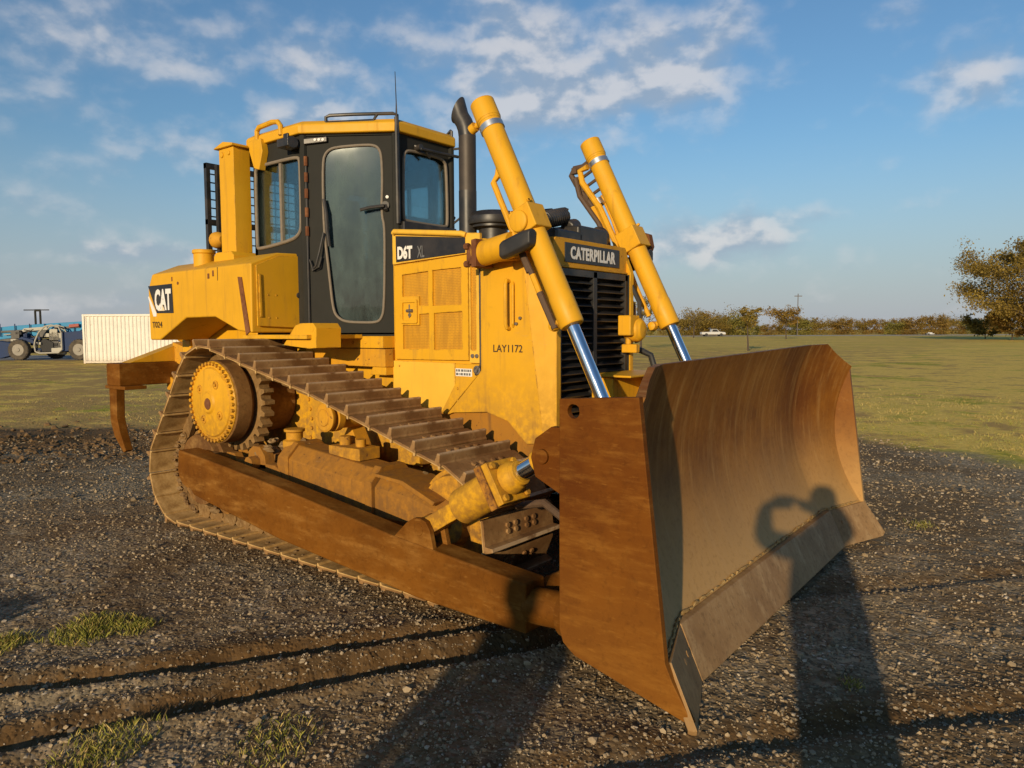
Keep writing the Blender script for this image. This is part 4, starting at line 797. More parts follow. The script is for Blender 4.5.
        g = G(); g.xz([(2.56, 2.02), (2.62, 2.17), (2.60, 2.26), (2.54, 2.28), (2.50, 2.2), (2.50, 2.05)], .80, .74); B(g, 'yoke_ear', M_RUSTP, lc, bevel=.006)

exec_more = True
# ------------------------------------------------------------------ ground: one sheet, fine near the machine
from mathutils import noise as mn
def grid_axis(lo, hi, step, far, grow=1.055):
    a = list(np.arange(lo, hi+step/2, step)); s = step
    up_ = []; x = hi
    while x < far: s *= grow; x += s; up_.append(x)
    s = step; dn = []; x = lo
    while x > -far: s *= grow; x -= s; dn.append(x)
    return np.array(dn[::-1]+a+up_)
GX = grid_axis(.2, 5.4, .02, 2500); GY = grid_axis(-3.5, 1.6, .02, 2500)
XX, YY = np.meshgrid(GX, GY, indexing='ij')
def fbm(x, y, f, o, seed):
    """value noise, numpy"""
    r = np.zeros_like(x); amp = 1.0; tot = 0
    for k in range(o):
        u, v = x*f+seed*13.7+k*7.1, y*f+seed*3.1-k*5.3
        i, j = np.floor(u), np.floor(v); a, b = u-i, v-j; a = a*a*(3-2*a); b = b*b*(3-2*b)
        h = lambda p, q: np.modf(np.abs(np.sin(p*127.1+q*311.7+seed)*43758.5453))[0]
        r += amp*((h(i, j)*(1-a)+h(i+1, j)*a)*(1-b)+(h(i, j+1)*(1-a)+h(i+1, j+1)*a)*b); tot += amp; amp *= .55; f *= 2
    return r/tot-.5
def seg_dist(x, y, a, b):
    ax, ay = a; bx, by = b; dx, dy = bx-ax, by-ay; L = dx*dx+dy*dy; t = np.clip(((x-ax)*dx+(y-ay)*dy)/L, 0, 1)
    sx, sy = x-ax-t*dx, y-ay-t*dy; sgn = np.sign(dx*(y-ay)-dy*(x-ax)); return sgn*np.hypot(sx, sy)
RUTS = [((.6, -4.3), (1.50, -3.12), (2.10, -2.28), (2.76, -1.33), (3.0, -1.0)), ((1.4, -4.4), (2.00, -3.30), (2.54, -2.22), (3.02, -1.42), (3.2, -1.1)), ((3.55, -2.45), (4.10, -1.66), (5.05, -.52), (6.2, .9)), ((3.7, .0), (4.11, .46), (4.79, 1.32), (5.6, 2.3))]
def height(x, y):
    z = .010*fbm(x, y, 2.3, 3, 1)+.018*fbm(x, y, 7.5, 4, 2)+.007*fbm(x, y, 26, 2, 5)+.03*fbm(x, y, .35, 2, 3)
    m = np.full_like(z, 9.0); sg = np.zeros_like(z)
    for k, line in enumerate(RUTS):
        d = np.full_like(z, 9.0)
        for a, b in zip(line, line[1:]):
            q = seg_dist(x, y, a, b); d = np.where(np.abs(q) < np.abs(d), q, d)
        w_ = 1+.6*fbm(x, y, 3, 2, 4+k); dep = (.060, .068, .026, .018)[k]
        d = d+.03*fbm(x, y, 5, 2, 9+k)
        z = z-dep*w_*np.exp(-(d/.070)**2)+dep*.45*np.exp(-((d+.13)/.06)**2)+dep*.25*np.exp(-((d-.15)/.07)**2)
    # churned soil strip behind the machine, left
    st = np.exp(-((x*-.59+y*.807-4.0)/1.0)**2)*(x < -2.5)
    z += st*(.20*np.clip(fbm(x, y, 1.1, 3, 21), -.2, .4)+.10*fbm(x, y, 3.2, 3, 22))
    # flat where the machine stands
    pad = np.clip(1-np.maximum(np.abs(x-.9)-1.9, np.abs(np.abs(y)-.94)-.36)/.15, 0, 1); z = z*(1-pad)+pad*(.3*z-.004)
    far = np.clip((np.hypot(x-5, y+4)-25)/40, 0, 1); return z*(1-far)
ZZ = height(XX, YY)
def bare_soil(x, y):
    """where the ruts have laid the soil bare"""
    m = np.zeros_like(x)
    for k, line in enumerate(RUTS):
        d = np.full_like(x, 9.0)
        for a, b in zip(line, line[1:]):
            q = seg_dist(x, y, a, b); d = np.where(np.abs(q) < np.abs(d), q, d)
        m = np.maximum(m, np.exp(-((d-.07+.08*fbm(x, y, 4, 3, 70+k))/.11)**2)*(1, 1, .8, .6)[k])
    return np.clip(m+.9*fbm(x, y, 9, 3, 80)*(m > .1), 0, 1)
nx, ny_ = XX.shape; idx = np.arange(nx*ny_).reshape(nx, ny_)
F = np.stack([idx[:-1, :-1], idx[1:, :-1], idx[1:, 1:], idx[:-1, 1:]], -1).reshape(-1, 4)

def ground_mat():
    m, t, b = mat('gravel_soil_and_grass'); co = obj_co(t)
    sx = t.n('ShaderNodeSeparateXYZ'); t.put(sx.inputs[0], co); X, Y = sx.outputs[0], sx.outputs[1]
    flat = t.vmath('MULTIPLY', co, (1, 1, 0))
    dot = lambda a, b_, c: t.math('ADD', t.math('ADD', t.math('MULTIPLY', X, a), t.math('MULTIPLY', Y, b_)), -c)
    nA = t.noise(flat, .55, 6, .62); nB = t.noise(flat, 6, 6, .65); nC = t.noise(flat, 38, 4, .6); nD = t.noise(flat, .13, 4, .6)
    vor = t.n('ShaderNodeTexVoronoi'); t.put(vor.inputs['Vector'], flat); t.put(vor.inputs['Scale'], 62); sv = t.n('ShaderNodeSeparateColor'); t.put(sv.inputs[0], vor.outputs['Color'])
    vo2 = t.n('ShaderNodeTexVoronoi'); t.put(vo2.inputs['Vector'], flat); t.put(vo2.inputs['Scale'], 24); s2 = t.n('ShaderNodeSeparateColor'); t.put(s2.inputs[0], vo2.outputs['Color'])
    grav = t.mix(sv.outputs[0], (.128, .098, .058), (.37, .29, .175)); grav = t.mix(t.ramp(sv.outputs[1], .94, .99), grav, (.56, .48, .36))
    grav = t.mix(t.ramp(s2.outputs[0], .80, .98), grav, (.44, .33, .20))
    soil = t.mix(nB, (.078, .042, .014), (.185, .106, .038))
    soilm = t.ramp(t.math('ADD', nA, t.math('MULTIPLY', nB, .35)), .54, .74)
    col = t.mix(t.math('MULTIPLY', soilm, .75), grav, soil)
    rut = t.n('ShaderNodeAttribute', attribute_name='tint').outputs['Fac']; col = t.mix(t.math('MULTIPLY', rut, .92), col, t.mix(t.ramp(nB, .35, .65), (.062, .033, .011), (.135, .074, .026)))
    strip = dot(-.59, .807, 4.0); strip = t.math('ADD', strip, t.math('MULTIPLY', t.math('SUBTRACT', nA, .5), 1.6))
    sm = t.math('MULTIPLY', t.math('MULTIPLY', t.ramp(strip, -1.5, -.5), t.ramp(strip, 1.6, .9)), t.ramp(X, -1.5, -3.5)); col = t.mix(t.math('MULTIPLY', sm, .9), col, soil)
    wob = t.math('MULTIPLY', t.math('SUBTRACT', nA, .5), 2.6)
    gR = t.ramp(t.math('ADD', dot(.68, .73, 7.05), wob), -.25, .45); gL = t.math('MULTIPLY', t.ramp(t.math('ADD', dot(-.59, .807, 5.2), wob), -.2, .7), t.ramp(dot(.68, .73, 6.0), 1.0, -1.0))
    gm = t.math('MAXIMUM', gR, gL)
    nG = t.noise(t.scale(flat, (1, 1, 1)), .26, 5, .6); nH = t.noise(flat, 1.4, 6, .68); nJ = t.noise(flat, 9, 5, .7)
    gg = t.mix(t.ramp(nJ, .3, .7), (.27, .255, .022), (.46, .41, .045)); straw = t.mix(t.ramp(nJ, .3, .7), (.64, .43, .075), (.84, .59, .14)); brn = t.mix(nJ, (.32, .19, .055), (.54, .34, .115))
    gc = t.mix(t.ramp(t.math('ADD', t.math('MULTIPLY', nG, .6), t.math('MULTIPLY', nH, .4)), .395, .475), gg, straw); gc = t.mix(t.math('MULTIPLY', t.ramp(t.math('ADD', t.math('ADD', t.math('MULTIPLY', nH, .5), t.math('MULTIPLY', nA, .5)), t.math('MULTIPLY', t.ramp(X, -2, -7), .07)), .505, .59), .9), gc, brn)
    farm = t.ramp(t.vmath('LENGTH', flat), 25, 80); gc = t.mix(t.math('MULTIPLY', farm, .5), gc, t.mix(t.ramp(nD, .35, .65), (.84, .59, .13), (.62, .48, .075)))
    col = t.mix(t.math('MULTIPLY', gm, t.ramp(t.math('ADD', nH, t.math('MULTIPLY', nJ, .4)), .25, .62)), col, gc)
    t.put(b.inputs['Base Color'], col); b.inputs['Roughness'].default_value = .95; b.inputs['Specular IOR Level'].default_value = .15
    vh = t.math('MULTIPLY', t.math('SUBTRACT', 1, t.math('MULTIPLY', vor.outputs['Distance'], 1.2)), sv.outputs[2])
    v2 = t.math('MULTIPLY', t.math('SUBTRACT', 1, t.math('MULTIPLY', vo2.outputs['Distance'], 1.2)), t.ramp(s2.outputs[2], .5, 1))
    hh = t.math('ADD', t.math('ADD', t.math('MULTIPLY', vh, .55), t.math('MULTIPLY', v2, 1.1)), t.math('MULTIPLY', nB, .9))
    hh = t.math('ADD', hh, t.math('MULTIPLY', gm, t.math('MULTIPLY', nJ, .9)))
    bump(t, b, hh, .85, .016); return m
M_GROUND = ground_mat()
gnd = arr_mesh('ground', np.stack([XX, YY, ZZ], -1).reshape(-1, 3), F, M_GROUND, smooth=True, attr=bare_soil(XX, YY).ravel()); tag(gnd, 'gravel yard running out into dry grass fields', 'ground', kind='structure')

# loose stones (nobody could count them)
def stone_mat():
    m, t, b = mat('loose_stone'); at = t.n('ShaderNodeAttribute', attribute_name='tint'); f = at.outputs['Fac']
    c = t.mix(t.ramp(f, 0, .75), (.12, .086, .046), (.40, .30, .175)); c = t.mix(t.ramp(f, .92, 1.0), c, (.56, .48, .37)); n = t.noise(obj_co(t), 90, 4)
    t.put(b.inputs['Base Color'], t.mix(t.math('MULTIPLY', n, .5), c, (.16, .12, .075))); b.inputs['Roughness'].default_value = .85; return m
b = bmesh.new(); bmesh.ops.create_icosphere(b, subdivisions=1, radius=1); iv = np.array([q.co[:] for q in b.verts]); bf = np.array([[q.index for q in f.verts] for f in b.faces]); b.free()
def stones(n):
    dd = 1.9+11*rng.random(n)**1.5; an = YAW+R(-38)+R(76)*rng.random(n); x = CAM.x+dd*np.cos(an); y = CAM.y+dd*np.sin(an)
    keep = (.68*x+.73*y < 7.3) & (-.59*x+.807*y < 5) & ~((np.abs(x-.9) < 1.8) & (np.abs(np.abs(y)-.94) < .30))
    x, y, dd = x[keep], y[keep], dd[keep]; k = len(x)
    cl = fbm(x, y, 1.3, 3, 31)+rng.random(k)*.5; s = np.where(cl > .12, 1, .55)*(.0024+.0072*rng.random(k)**3.0)*(.85+.09*dd)
    big = rng.random(k) < .012; s[big] *= 2.0
    ax = s[:, None]*rng.uniform(.55, 1.35, (k, 3))*np.array([1, 1, .72]); th = rng.random(k)*6.28
    P = iv[None]*(1+.28*rng.standard_normal((k, len(iv), 1)).clip(-1.5, 1.5))*ax[:, None, :]
    c, s_ = np.cos(th)[:, None], np.sin(th)[:, None]; Q = np.stack([P[..., 0]*c-P[..., 1]*s_, P[..., 0]*s_+P[..., 1]*c, P[..., 2]], -1)
    zz = height(x, y)
    Q += np.stack([x, y, zz+ax[:, 2]*.35], -1)[:, None, :]
    f = (bf[None]+(np.arange(k)*len(iv))[:, None, None]).reshape(-1, 3)
    return Q.reshape(-1, 3), f, np.repeat(rng.random(k), len(iv))
V, Fs, at = stones(85000)
tag(arr_mesh('loose_gravel', V, Fs, stone_mat(), attr=at), 'loose grey and tan gravel stones', 'gravel', kind='stuff')

# clods in the churned strip behind the machine
def clods(n):
    u = rng.uniform(-16, 4, n); v = 3.3+rng.standard_normal(n)*1.0; x = u*.807-v*.59; y = u*.59+v*.807; keep = x < -2.6; x, y = x[keep], y[keep]; k = len(x)
    s = (.004+.020*rng.random(k)**3)*(1+1.0*(fbm(x, y, .8, 3, 61) > .02)); ax = s[:, None]*rng.uniform(.6, 1.4, (k, 3))*np.array([1, 1, .7])
    P = iv[None]*(1+.30*rng.standard_normal((k, len(iv), 1)).clip(-1.5, 1.5))*ax[:, None, :]; Q = P+np.stack([x, y, height(x, y)+ax[:, 2]*.3], -1)[:, None, :]
    return Q.reshape(-1, 3), (bf[None]+(np.arange(k)*len(iv))[:, None, None]).reshape(-1, 3), np.repeat(rng.random(k), len(iv))
def clod_mat():
    m, t, b = mat('soil_clod'); at = t.n('ShaderNodeAttribute', attribute_name='tint'); t.put(b.inputs['Base Color'], t.mix(at.outputs['Fac'], (.085, .050, .019), (.17, .10, .040))); b.inputs['Roughness'].default_value = .95; return m
V, Fs, at = clods(9000)
tag(arr_mesh('soil_clods', V, Fs, clod_mat(), attr=at), 'churned dark soil clods behind the machine', 'soil', kind='stuff')

# grass
def grass_mat():
    m, t, b = mat('grass_blade'); at = t.n('ShaderNodeAttribute', attribute_name='tint'); f = at.outputs['Fac']
    c = t.mix(t.ramp(f, .0, .5), (.15, .155, .014), (.27, .25, .032)); c = t.mix(t.ramp(f, .45, .7), c, (.46, .34, .10)); c = t.mix(t.ramp(f, .85, 1), c, (.22, .14, .055))
    t.put(b.inputs['Base Color'], c); b.inputs['Roughness'].default_value = .7
    return m
M_GRASS = grass_mat()
def blades(x, y, h, wd, tint, lean=.5):
    k = len(x); a = rng.random(k)*6.28; l = rng.random(k)*6.28; z = height(x, y)-.004
    bx, by = np.cos(a)*wd/2, np.sin(a)*wd/2; lx, ly = np.cos(l)*h*lean*rng.random(k), np.sin(l)*h*lean*rng.random(k)
    P = np.stack([np.stack([x-bx, y-by, z], -1), np.stack([x+bx, y+by, z], -1), np.stack([x+lx*.4+bx*.6, y+ly*.4+by*.6, z+h*.6], -1), np.stack([x+lx, y+ly, z+h], -1)], 1)
    f = np.array([[0, 1, 2], [0, 2, 3]])[None]+(np.arange(k)*4)[:, None, None]
    return P.reshape(-1, 3), f.reshape(-1, 3), np.repeat(tint, 4)
def field(n):
    d = 8+16*rng.random(n)**1.3; an = YAW+R(-36)+R(72)*rng.random(n); x = CAM.x+d*np.cos(an); y = CAM.y+d*np.sin(an)
    eR = .68*x+.73*y-7.05+2.4*fbm(x, y, .55, 4, 41); eL = -.59*x+.807*y-5.3+2.4*fbm(x, y, .55, 4, 42)
    pr = np.maximum(np.clip(eR*1.5, 0, 1), np.where(.68*x+.73*y < 6, np.clip(eL*1.2, 0, 1)*.5, 0)); q = fbm(x, y, .45, 4, 43); q2 = fbm(x, y, 1.7, 3, 44)
    keep = rng.random(n) < pr*np.clip(.40+2.4*q2, .03, 1)*np.clip((23-d)/10, 0, 1); x, y, d, q, q2 = x[keep], y[keep], d[keep], q[keep], q2[keep]; k = len(x)
    tint = np.clip(.60+1.2*q+.7*q2+.10*rng.standard_normal(k), 0, 1)
    return blades(x, y, (.010+.028*rng.random(k)**2)*(.8+.03*d), .004+.0006*d, tint, 1.3)
V, Fs, at = field(110000)
tag(arr_mesh('grass', V, Fs, M_GRASS, attr=at), 'short dry and green grass beyond the gravel', 'grass', kind='stuff')
WEEDS = [((1.14, -2.60), .14, 1500, .055, 'bright green weed tuft left of the ruts, largest of the tufts'), ((1.30, -2.44), .07, 700, .045, 'low green weed tuft just behind the largest tuft'), ((1.00, -2.95), .09, 700, .05, 'sparse yellowish weed tuft at the left edge of the gravel'), ((2.36, -3.05), .13, 900, .045, 'green weed tuft in the near left corner before the ruts'), ((2.83, -2.62), .13, 450, .04, 'thin straggly weed tuft beside the dark shadow on the ground'),
         ((.55, -3.22), .10, 700, .18, 'taller weed clump out of view on the left, added to cast a shadow stripe'), ((4.43, -.80), .045, 150, .035, 'tiny green sprout in front of the blade right of the long shadow'), ((4.18, 2.35), .10, 200, .035, 'small green sprout by the far end of the blade')]  # the taller clump is unseen, added for the shadow it throws
for (cx, cy), r, n, h, lab in WEEDS:
    q = np.clip(rng.standard_normal((n, 2)), -1.7, 1.7)*r*.55; q = q*1.25; x = cx+q[:, 0]*.75-q[:, 1]*.5; y = cy+q[:, 1]+q[:, 0]*.45
    V, Fs, at = blades(x, y, h*.85*(.25+.9*rng.random(n)),   .0020+.0022*rng.random(n), np.clip(.36+.30*rng.standard_normal(n), 0, 1), 1.0)
    V = V-np.array([cx, cy, 0]); o = arr_mesh('weed_tuft', V, Fs, M_GRASS, attr=at, loc=(cx, cy, 0)); tag(o, lab, 'weeds', 'weed tufts on the gravel')

# ------------------------------------------------------------------ far setting
def far_pt(px, dist, z=0.0):
    d = fw*1.0+rt*((px-512)/738.7); d.z = 0; d = d/ (d.dot(Vector((fw.x, fw.y, 0)).normalized())); p = CAM+d*dist; return Vector((p.x, p.y, z))
P0 = far_pt(430, 170); P1 = far_pt(1250, 170)
u = (P1-P0).normalized(); nrm = Vector((-u.y, u.x, 0)); g = G(); g.add([P0+Vector((0, 0, .02)), P1+Vector((0, 0, .02)), P1+nrm*22+Vector((0, 0, .02)), P0+nrm*22+Vector((0, 0, .02))], [(0, 1, 2, 3)])
M_ROAD = plain('pale_road_gravel', (.42, .38, .31), .9, 0, .1, .5)
tag(g.build('road', M_ROAD, bevel=0), 'pale gravel road across the far field', 'road', kind='structure')
P0 = far_pt(-300, 41); P1 = far_pt(230, 41); u = (P1-P0).normalized(); nrm = Vector((-u.y, u.x, 0)); g = G(); g.add([P0+Vector((0, 0, .012)), P1+Vector((0, 0, .012)), P1+nrm*9+Vector((0, 0, .012)), P0+nrm*9+Vector((0, 0, .012))], [(0, 1, 2, 3)])
tag(g.build('yard_road', plain('grey_yard_surface', (.20, .19, .175), .9, 0, .15, 1), bevel=0), 'grey road strip in front of the blue machine', 'road', kind='structure')

# shipping container
c0 = far_pt(85, 36.6); c1 = far_pt(84+118*1.03, 36.6-.2); u = (c1-c0).normalized(); ang = math.atan2(u.y, u.x)
con = thing('shipping_container', 'white corrugated shipping container behind the rear of the bulldozer', 'container', c0, rz=ang)
M_CONT = paint('white_container_paint', (.74, .70, .62), .12, .55, .74, (.40, .30, .2), .15, (.5, -.2))
g = G(); CL, CH = 6.06, 2.44; n = 30; pts = []
for k in range(n):
    x = .10+k*(CL-.2)/n; w_ = (CL-.2)/n; pts += [(x, 0), (x+w_*.30, 0), (x+w_*.5, .036), (x+w_*.80, .036)]
pts += [(CL-.10, 0)]
V = [(x, y+.02, z) for z in (.14, CH-.1) for x, y in pts]; m_ = len(pts); g.add(V, [(i, i+1, i+1+m_, i+m_) for i in range(m_-1)]); V = [(x, 2.44-y-.02, z) for z in (.14, CH-.1) for x, y in pts]; g.add(V, [(i, i+1, i+1+m_, i+m_) for i in range(m_-1)])
g.box(.02, .05, .05, 2.40, .1, CH-.05); g.box(CL-.05, CL-.02, .05, 2.40, .1, CH-.05); g.box(.05, CL-.05, .05, 2.39, CH-.08, CH-.03); g.build('container_wall', M_CONT, con, bevel=0, ang=20)
g = G()
for x in (0, CL-.10):
    for y in (-.02, 2.36): g.box(x, x+.10, y, y+.10, 0, CH)
for y in (-.02, 2.38):
    for z in (.03, CH-.10): g.box(.1, CL-.1, y, y+.08, z, z+.10)
g.build('container_frame', M_CONT, con, bevel=.008)

# blue telehandler
M_BLUE = plain('faded_blue_paint', (.004, .21, .42), .6, 0, .25, 2, .08); M_BLUED = plain('dark_blue_paint', (.003, .022, .085), .7, 0, .4, 3); M_TYRE = plain('dusty_tyre', (.060, .050, .038), .9, 0, .3, 6, .6, (.16, .125, .08)); M_RIM = plain('grey_wheel_rim', (.27, .245, .20), .7, 0, .35, 3); M_TUBE = plain('pale_grey_tube', (.36, .34, .28), .55)
th0 = far_pt(45, 41.5); p1 = far_pt(95, 41.5); u = (p1-th0).normalized()
tel = thing('telehandler', 'blue telescopic handler with big tyres and open grey cab frame, left of the white container', 'telehandler', th0, rz=math.atan2(u.y, u.x))
sc = 41.5/738.7
X_ = lambda px: (px-45)*sc*1.0
Z_ = lambda py: (357.5-py)*sc
for px, py, y in ((21.5, 349.5, 0), (82, 350, 0), (36, 350, 2.0), (95, 350, 2.0)):
    g = G(); g.lathe([(.32, -.16), (.52, -.18), (.57, -.14), (.585, -.05), (.585, .05), (.57, .14), (.52, .18), (.32, .16)], (X_(px), y, .585), (0, 1, 0), 30)
    for k in range(22): a = 2*PI*k/22; g.box(X_(px)+.575*math.cos(a)-.02, X_(px)+.575*math.cos(a)+.02, y-.17, y+.17, .585+.575*math.sin(a)-.02, .585+.575*math.sin(a)+.02)
    wh = g.build('wheel', M_TYRE, tel, bevel=.01)
    g = G(); g.lathe([(.325, -.165), (.30, -.17), (.25, -.165), (.17, -.15), (.13, -.15), (.10, -.20), (0, -.205)], (X_(px), y, .585), (0, 1, 0), 24); g.build('wheel_rim', M_RIM, wh, bevel=0)
g = G(); g.slab([(X_(p), 1.25, Z_(q)) for p, q in ((-60, 330), (8, 323), (40, 321), (83, 318.5), (118, 317), (118, 326), (83, 328.5), (10, 335), (-60, 343))], (0, -.55, 0)); g.build('boom', M_BLUE, tel, bevel=.03)
g = G(); g.slab([(X_(p), 1.27, Z_(q)) for p, q in ((-20, 338), (83, 328.4), (118, 326), (118, 328), (83, 331), (-20, 341))], (0, -.58, 0)); g.build('boom_underside', M_BLACK, tel, bevel=.01)
g = G(); g.slab([(X_(p), .15, Z_(q)) for p, q in ((62, 330), (84, 328), (105, 330), (105, 346), (62, 349))], (0, 1.6, 0)); g.slab([(X_(p), .2, Z_(q)) for p, q in ((-4, 338), (10, 340), (14, 352), (-2, 356), (-8, 350))], (0, .5, 0)); g.slab([(X_(p), .4, Z_(q)) for p, q in ((10, 346), (105, 344), (105, 349), (10, 351))], (0, 1.1, 0)); g.build('chassis', M_BLUED, tel, bevel=.03)
g = G(); g.tube([(X_(p), .02, Z_(q)) for p, q in ((36, 343), (37, 349), (41, 350.5), (60, 350), (63.5, 347), (63.5, 330), (61, 324.5), (54, 322.5), (47, 324), (41, 330), (37, 338), (36, 343))], .045, 8); g.tube([(X_(p), .5, Z_(q)) for p, q in ((63.5, 347), (63.5, 330), (61, 324.5), (54, 322.5), (47, 324), (41, 330), (37, 338))], .04, 8); g.build('cab_frame', M_TUBE, tel, bevel=0)
g = G(); g.slab([(X_(p), .3, Z_(q)) for p, q in ((37, 338), (44, 336), (52, 340), (52, 349), (40, 349.5))], (0, .7, 0)); g.build('cab_interior', M_DARK, tel, bevel=.03)
g = G(); g.slab([(X_(p), .62, Z_(q)) for p, q in ((16, 329), (20, 325.5), (43, 324), (43, 327), (22, 328.5))], (0, -.03, 0)); g.build('boom_panel', M_TUBE, tel, bevel=.005); g = G(); g.slab([(X_(p), .1, Z_(q)) for p, q in ((52, 345.5), (62, 345), (62, 349.5), (52, 350))], (0, .3, 0)); g.slab([(X_(p), .2, Z_(q)) for p, q in ((36, 339.5), (40.5, 339.5), (40.5, 342), (37, 342))], (0, .2, 0)); g.build('cab_box', M_TUBE, tel, bevel=.005)
g = G(); g.slab([(X_(p), .60, Z_(q)) for p, q in ((66, 322), (76, 321), (76, 324), (66, 325))], (0, -.08, 0)); g.build('red_hose_reel', plain('dull_red', (.30, .06, .04), .6), tel, bevel=.01)
g = G(); g.slab([(X_(p), .15, Z_(q)) for p, q in ((13, 340), (22, 334), (33, 337), (36, 342), (33, 341), (22, 337.5), (15, 342))], (0, .45, 0)); g.build('wheel_guard', M_BLUED, tel, bevel=.02)
g = G(); rr = random.Random(21)
for k in range(34):
    a, b_ = rr.uniform(12, 64), rr.uniform(330, 350); w_, h_ = rr.uniform(.06, .30), rr.uniform(.05, .22); g.box(X_(a)-w_, X_(a)+w_, .35, .35+rr.uniform(.05, .5), Z_(b_)-h_, Z_(b_)+h_, k % 4)
for k in range(7): a = rr.uniform(-5, 60); g.tube([(X_(a), .55, Z_(rr.uniform(324, 334))), (X_(a+rr.uniform(5, 15)), .6, Z_(rr.uniform(326, 338))), (X_(a+rr.uniform(18, 34)), .6, Z_(rr.uniform(326, 340)))], .03, 6, m=k % 3)
g.build('machinery', [M_BLACK, M_DARK, M_TUBE, M_BLUED], tel, bevel=.01)
g = G()
for k in range(9): a = -20+k*15; g.box(X_(a), X_(a)+.04, .60, .645, Z_(334)+.0, Z_(321), 0)
for a, b_, c_ in ((-5, 328, 30), (50, 324.5, 26)): g.slab([(X_(p), .640, Z_(q)) for p, q in ((a, b_), (a+c_, b_-1.4), (a+c_, b_+.6), (a, b_+2))], (0, -.02, 0), 1)
g.build('boom_fittings', [M_BLUED, M_BLACK], tel, bevel=.004)
# twin-post frame behind it
p = far_pt(41, 60); fr = thing('twin_post_mast', 'dark twin-post frame with a thin crossbar rising behind the blue telehandler', 'mast', p, rz=math.atan2(u.y, u.x)); s6 = 60/738.7
g = G(); zt = 1.56+(330.5-309)*s6
for x in (-.18, .22): g.box(x-.06, x+.06, -.06, .06, 0, zt)
g.box(-.2, .26, -.05, .05, zt-.06, zt+.12); g.build('mast_post', M_CAB, fr, bevel=.01)
g = G(); g.box(-1.1, .95, -.03, .03, zt+.02, zt+.10); g.build('crossbar', M_CAB, fr, bevel=.01)

# vehicles on the road
def pickup(px, dist, lenm, label, turn=0, size=1.0):
    p = far_pt(px, dist); uu = (far_pt(px+20, dist)-p).normalized(); t = thing('pickup_truck', label, 'pickup truck', p, 'vehicles on the far road', rz=math.atan2(uu.y, uu.x)+R(turn)); t.scale = (size,)*3; k = lenm/5.6
    Mw = bpy.data.materials.get('white_car_paint') or plain('white_car_paint', (.52, .52, .50), .35, 0, .05)
    g = G(); g.slab([(x*k, -.95, z*k) for x, z in ((-2.8, .45), (-2.8, 1.02), (-.55, 1.05), (1.45, 1.08), (2.65, .98), (2.8, .75), (2.8, .45))], (0, 1.9, 0)); g.loft([[(x*k, y, z*k) for x, z in ((-.55, 1.04), (-.40, 1.72), (.75, 1.72), (1.45, 1.06))] for y in (-.88, .88)]); g.build('body', Mw, t, bevel=.05)
    g = G()
    for y in (-.895, .895): g.slab([(x*k, y, z*k) for x, z in ((-.42, 1.10), (-.32, 1.62), (.70, 1.62), (1.18, 1.10))], (0, .012 if y > 0 else -.012, 0))
    g.build('window', M_DARK, t, bevel=0)
    for x in (-1.75, 1.75):
        for y in (-.92, .92): g = G(); g.lathe([(.2, -.11), (.36, -.11), (.38, 0), (.36, .11), (.2, .11)], (x*k, y, .38), (0, 1, 0), 18); g.build('wheel', M_RUB, t, bevel=0)
pickup(712, 172, 5.5, 'white pickup truck on the far road behind the right lift cylinder')
pickup(928, 186, 3.4, 'small white vehicle on the far road near the big tree', 90, .62)

# utility pole
p = far_pt(796, 185); t_ = thing('utility_pole', 'thin grey utility pole with short crossarm above the far tree line', 'utility pole', p)
g = G(); g.cyl((0, 0, 0), (0, 0, 10.4), .12, .09, 10); g.build('pole', plain('weathered_pole_wood', (.12, .10, .085), .9), t_, bevel=0)
g = G(); a = (far_pt(806, 185)-p).normalized()*.9; g.slab([tuple(-a+Vector((0, 0, 9.7))), tuple(a+Vector((0, 0, 9.7))), tuple(a+Vector((0, 0, 9.9))), tuple(-a+Vector((0, 0, 9.9)))], (0.1, 0.1, 0)); g.build('crossarm', plain('pole_crossarm_wood', (.12, .10, .085), .9), t_, bevel=0)

# trees
def leaf_mat(name, a, b_, c_):
    m, t, bs = mat(name); at = t.n('ShaderNodeAttribute', attribute_name='tint'); f = at.outputs['Fac']
    c = t.mix(t.ramp(f, 0, .55, False), a, b_); c = t.mix(t.ramp(f, .55, 1, False), c, c_); t.put(bs.inputs['Base Color'], c); bs.inputs['Roughness'].default_value = .7
    tl = t.n('ShaderNodeBsdfTranslucent'); t.put(tl.inputs[0], c); mx = t.n('ShaderNodeMixShader'); mx.inputs[0].default_value = .4
    t.L.new(bs.outputs[0], mx.inputs[1]); t.L.new(tl.outputs[0], mx.inputs[2]); t.L.new(mx.outputs[0], m.node_tree.nodes['Material Output'].inputs[0]); return m
M_LEAFA = leaf_mat('autumn_rust_foliage', (.15, .085, .016), (.28, .17, .030), (.38, .26, .055)); M_LEAFG = leaf_mat('olive_foliage', (.13, .12, .018), (.24, .21, .035), (.34, .28, .055)); M_LEAFB = leaf_mat('brown_olive_foliage', (.14, .095, .016), (.27, .185, .030), (.38, .275, .050))
M_BARK = plain('tree_bark', (.075, .055, .040), .95, 0, .3, 8)
